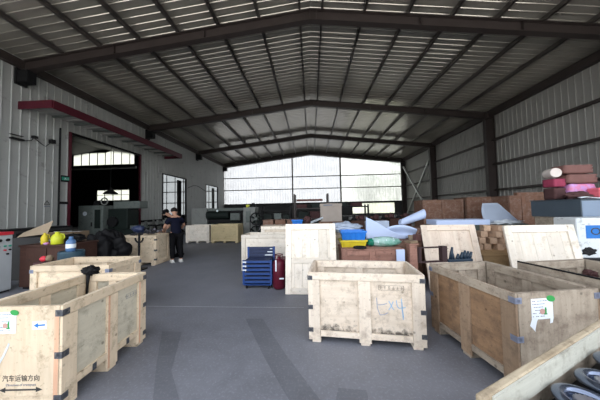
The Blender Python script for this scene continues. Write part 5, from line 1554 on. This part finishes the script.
def person(label, loc, rotz, lean=0.35, shirt='navy_cloth', cap=False, arm_r=None, arm_l=None, headturn=0.0, nod=0.5, shoes='white_shoe'):
    """faces local -x... built facing +x, standing, leaning forward from the hips"""
    t = thing('person', label, 'person', loc, rotz)
    hip = Vector((0, 0, 0.90))
    def up_(d, side=0.0, f=0.0):
        return hip + Vector((math.sin(lean) * d + math.cos(lean) * f, side, math.cos(lean) * d - math.sin(lean) * f))
    neck = up_(0.52)
    head0 = neck + Vector((0.04 + 0.05 * nod, 0, 0.075))
    headc = head0 + Vector((0.035 + 0.045 * nod, 0, 0.095 - 0.03 * nod))
    V, E = [], []
    def add(p, r, frm=None):
        V.append((p[0], p[1], p[2], r))
        if frm is not None:
            E.append((frm, len(V) - 1))
        return len(V) - 1
    pel = add(hip, (0.112, 0.092))
    wa = add(up_(0.17), (0.098, 0.082), pel)
    ch = add(up_(0.36), (0.115, 0.092), wa)
    sh = add(up_(0.47), (0.10, 0.08), ch)
    nk = add(neck + Vector((0.015, 0, 0.02)), 0.052, sh)
    jw = add(head0, 0.066, nk)
    hd = add(headc, (0.082, 0.088), jw)
    cr = add(headc + Vector((0.0, 0, 0.065)), 0.066, hd)
    arms = {}
    for s, tgt in ((-1, arm_r), (1, arm_l)):
        S0 = up_(0.44, s * 0.165)
        el, ha = tgt
        a1 = add(S0, 0.062, sh)
        a2 = add(S0.lerp(Vector(el), 0.55), 0.052, a1)
        a3 = add(el, 0.042, a2)
        a4 = add(Vector(el).lerp(Vector(ha), 0.35), 0.043, a3)
        a5 = add(ha, 0.028, a4)
        d = (Vector(ha) - Vector(el)).normalized()
        pm_ = add(Vector(ha) + d * 0.06, (0.038, 0.022), a5)
        arms[s] = (S0, Vector(el), Vector(ha), d)
        sd_ = d.cross(Vector((0, 0, 1)))
        sd_ = sd_.normalized() if sd_.length > 0.1 else Vector((0, 1, 0))
        for q, (o_, l_) in enumerate(((-0.030, 0.062), (-0.010, 0.072), (0.010, 0.068), (0.030, 0.052))):
            b0 = Vector(ha) + d * 0.085 + sd_ * o_
            f1 = add(b0, 0.010, pm_)
            f2 = add(b0 + d * l_ * 0.5 + Vector((0, 0, -0.008)), 0.009, f1)
            add(b0 + d * l_ * 0.9 + Vector((0, 0, -0.024)), 0.008, f2)
        tb0 = Vector(ha) + d * 0.03 + sd_ * 0.036
        f1 = add(tb0, 0.011, pm_)
        add(tb0 + d * 0.04 + sd_ * 0.016 + Vector((0, 0, -0.01)), 0.009, f1)
    feet = []
    for s in (-1, 1):
        hp = Vector((0.0, s * 0.095, 0.86))
        kn = Vector((0.05 if s > 0 else -0.02, s * 0.105, 0.47))
        an_ = Vector((-0.02 if s > 0 else -0.10, s * 0.11, 0.085))
        l0 = add(hp, 0.098, pel)
        l1 = add(hp.lerp(kn, 0.5), 0.082, l0)
        l2 = add(kn, 0.060, l1)
        l3 = add(kn.lerp(an_, 0.4), 0.056, l2)
        l4 = add(an_, 0.040, l3)
        l5 = add(an_ + Vector((0.08, 0, -0.045)), 0.036, l4)
        add(an_ + Vector((0.15, 0, -0.055)), 0.026, l5)
        feet.append((hp, kn, an_))
    skinned('body', V, E, M['skin'], t)
    # face
    fw_ = Vector((math.cos(0.45 * nod), 0, -math.sin(0.45 * nod)))
    upf = Vector((math.sin(0.45 * nod), 0, math.cos(0.45 * nod)))
    fc = headc
    for s in (-1, 1):
        MB().blob(tuple(fc + fw_ * 0.078 + upf * 0.005 + Vector((0, s * 0.030, 0))), (0.009, 0.012, 0.007), 0, 1, 2).build('eye', M['eye'], t, smooth=True)
        MB().blob(tuple(fc + upf * -0.012 + Vector((0, s * 0.084, 0))), (0.020, 0.010, 0.030), 0.1, 2, 3).build('ear', M['skin'], t, smooth=True)
    MB().blob(tuple(fc + fw_ * 0.088 + upf * -0.022), (0.018, 0.013, 0.022), 0.05, 2, 3).build('nose', M['skin'], t, smooth=True)
    MB().blob(tuple(fc + fw_ * 0.074 + upf * -0.058), (0.008, 0.024, 0.006), 0.05, 2, 2).build('mouth', M['lip'], t, smooth=True)
    hc = fc - fw_ * 0.016 + upf * 0.040
    hr = MB().blob((0, 0, 0), (0.098, 0.093, 0.090), 0.08, 5, 4, 3)
    R3 = Matrix((fw_, Vector((0, 1, 0)), upf)).transposed()
    hr.v = [tuple(R3 @ Vector(p) + hc) for p in hr.v]
    hr.build('hair', M['hair'], t, smooth=True)
    if cap:
        cp = MB().blob((0, 0, 0.012), (0.104, 0.099, 0.085), 0.02, 3, 4, 2)
        cp.box(0.06, 0.17, -0.06, 0.06, -0.012, 0.0)
        cp.v = [tuple(R3 @ Vector(p) + hc) for p in cp.v]
        cp.build('cap', M['black_cloth'], t, smooth=True)
    # clothes
    V2, E2 = [], []
    def add2(p, r, frm=None):
        V2.append((p[0], p[1], p[2], r))
        if frm is not None:
            E2.append((frm, len(V2) - 1))
        return len(V2) - 1
    bb0 = add2(hip + Vector((0, 0, -0.10)), (0.168, 0.150))
    b0 = add2(up_(0.05), (0.168, 0.150), bb0)
    b1 = add2(up_(0.19), (0.162, 0.140), b0)
    b2 = add2(up_(0.36), (0.168, 0.130), b1)
    b3 = add2(up_(0.465), (0.125, 0.105), b2)
    for s in (-1, 1):
        S0, el, ha, d = arms[s]
        c1 = add2(S0, 0.098, b3)
        add2(S0.lerp(el, 0.72), 0.072, c1)
    skinned('shirt', V2, E2, M[shirt], t)
    V3, E3 = [], []
    V3.append((hip.x, hip.y, hip.z + 0.02, (0.155, 0.130)))
    for hp, kn, an_ in feet:
        k0 = len(V3)
        V3.append((hp.x, hp.y, hp.z - 0.03, 0.112))
        E3.append((0, k0))
        V3.append((*hp.lerp(kn, 0.5), 0.098))
        V3.append((*kn, 0.080))
        V3.append((*kn.lerp(an_, 0.5), 0.076))
        V3.append((an_.x, an_.y, an_.z + 0.02, 0.068))
        E3 += [(k0, k0 + 1), (k0 + 1, k0 + 2), (k0 + 2, k0 + 3), (k0 + 3, k0 + 4)]
    skinned('trousers', V3, E3, M['black_cloth'], t)
    for hp, kn, an_ in feet:
        mb = MB().blob((an_.x + 0.06, an_.y, 0.045), (0.150, 0.052, 0.055), 0.04, 2, 4, 1, flat=0.0)
        sh_ = mb.build('shoe', M[shoes], t, smooth=True)
        MB().box(an_.x - 0.07, an_.x + 0.19, an_.y - 0.046, an_.y + 0.046, 0.0, 0.014).build('sole', M[shoes], sh_, bevel=0.006)
    return t
# the worker faces the parts crate (towards -x), the second one stoops behind it
person('person in navy shirt, dark trousers and white shoes leaning over the steel parts crate', (-4.20, 6.84, 0), rad(180 - 42), 0.20, arm_r=((0.14, -0.27, 1.12), (0.34, -0.22, 0.98)), arm_l=((0.16, 0.29, 1.10), (0.36, 0.24, 0.98)), nod=0.7)
person('person in dark clothes and cap bending behind the worker in the navy shirt', (-4.66, 7.72, 0), rad(215), 0.42, shirt='grey_cloth', cap=True, arm_r=((0.34, -0.24, 1.02), (0.50, -0.12, 0.92)), arm_l=((0.34, 0.24, 1.02), (0.50, 0.12, 0.92)), nod=1.0, shoes='black_cloth')
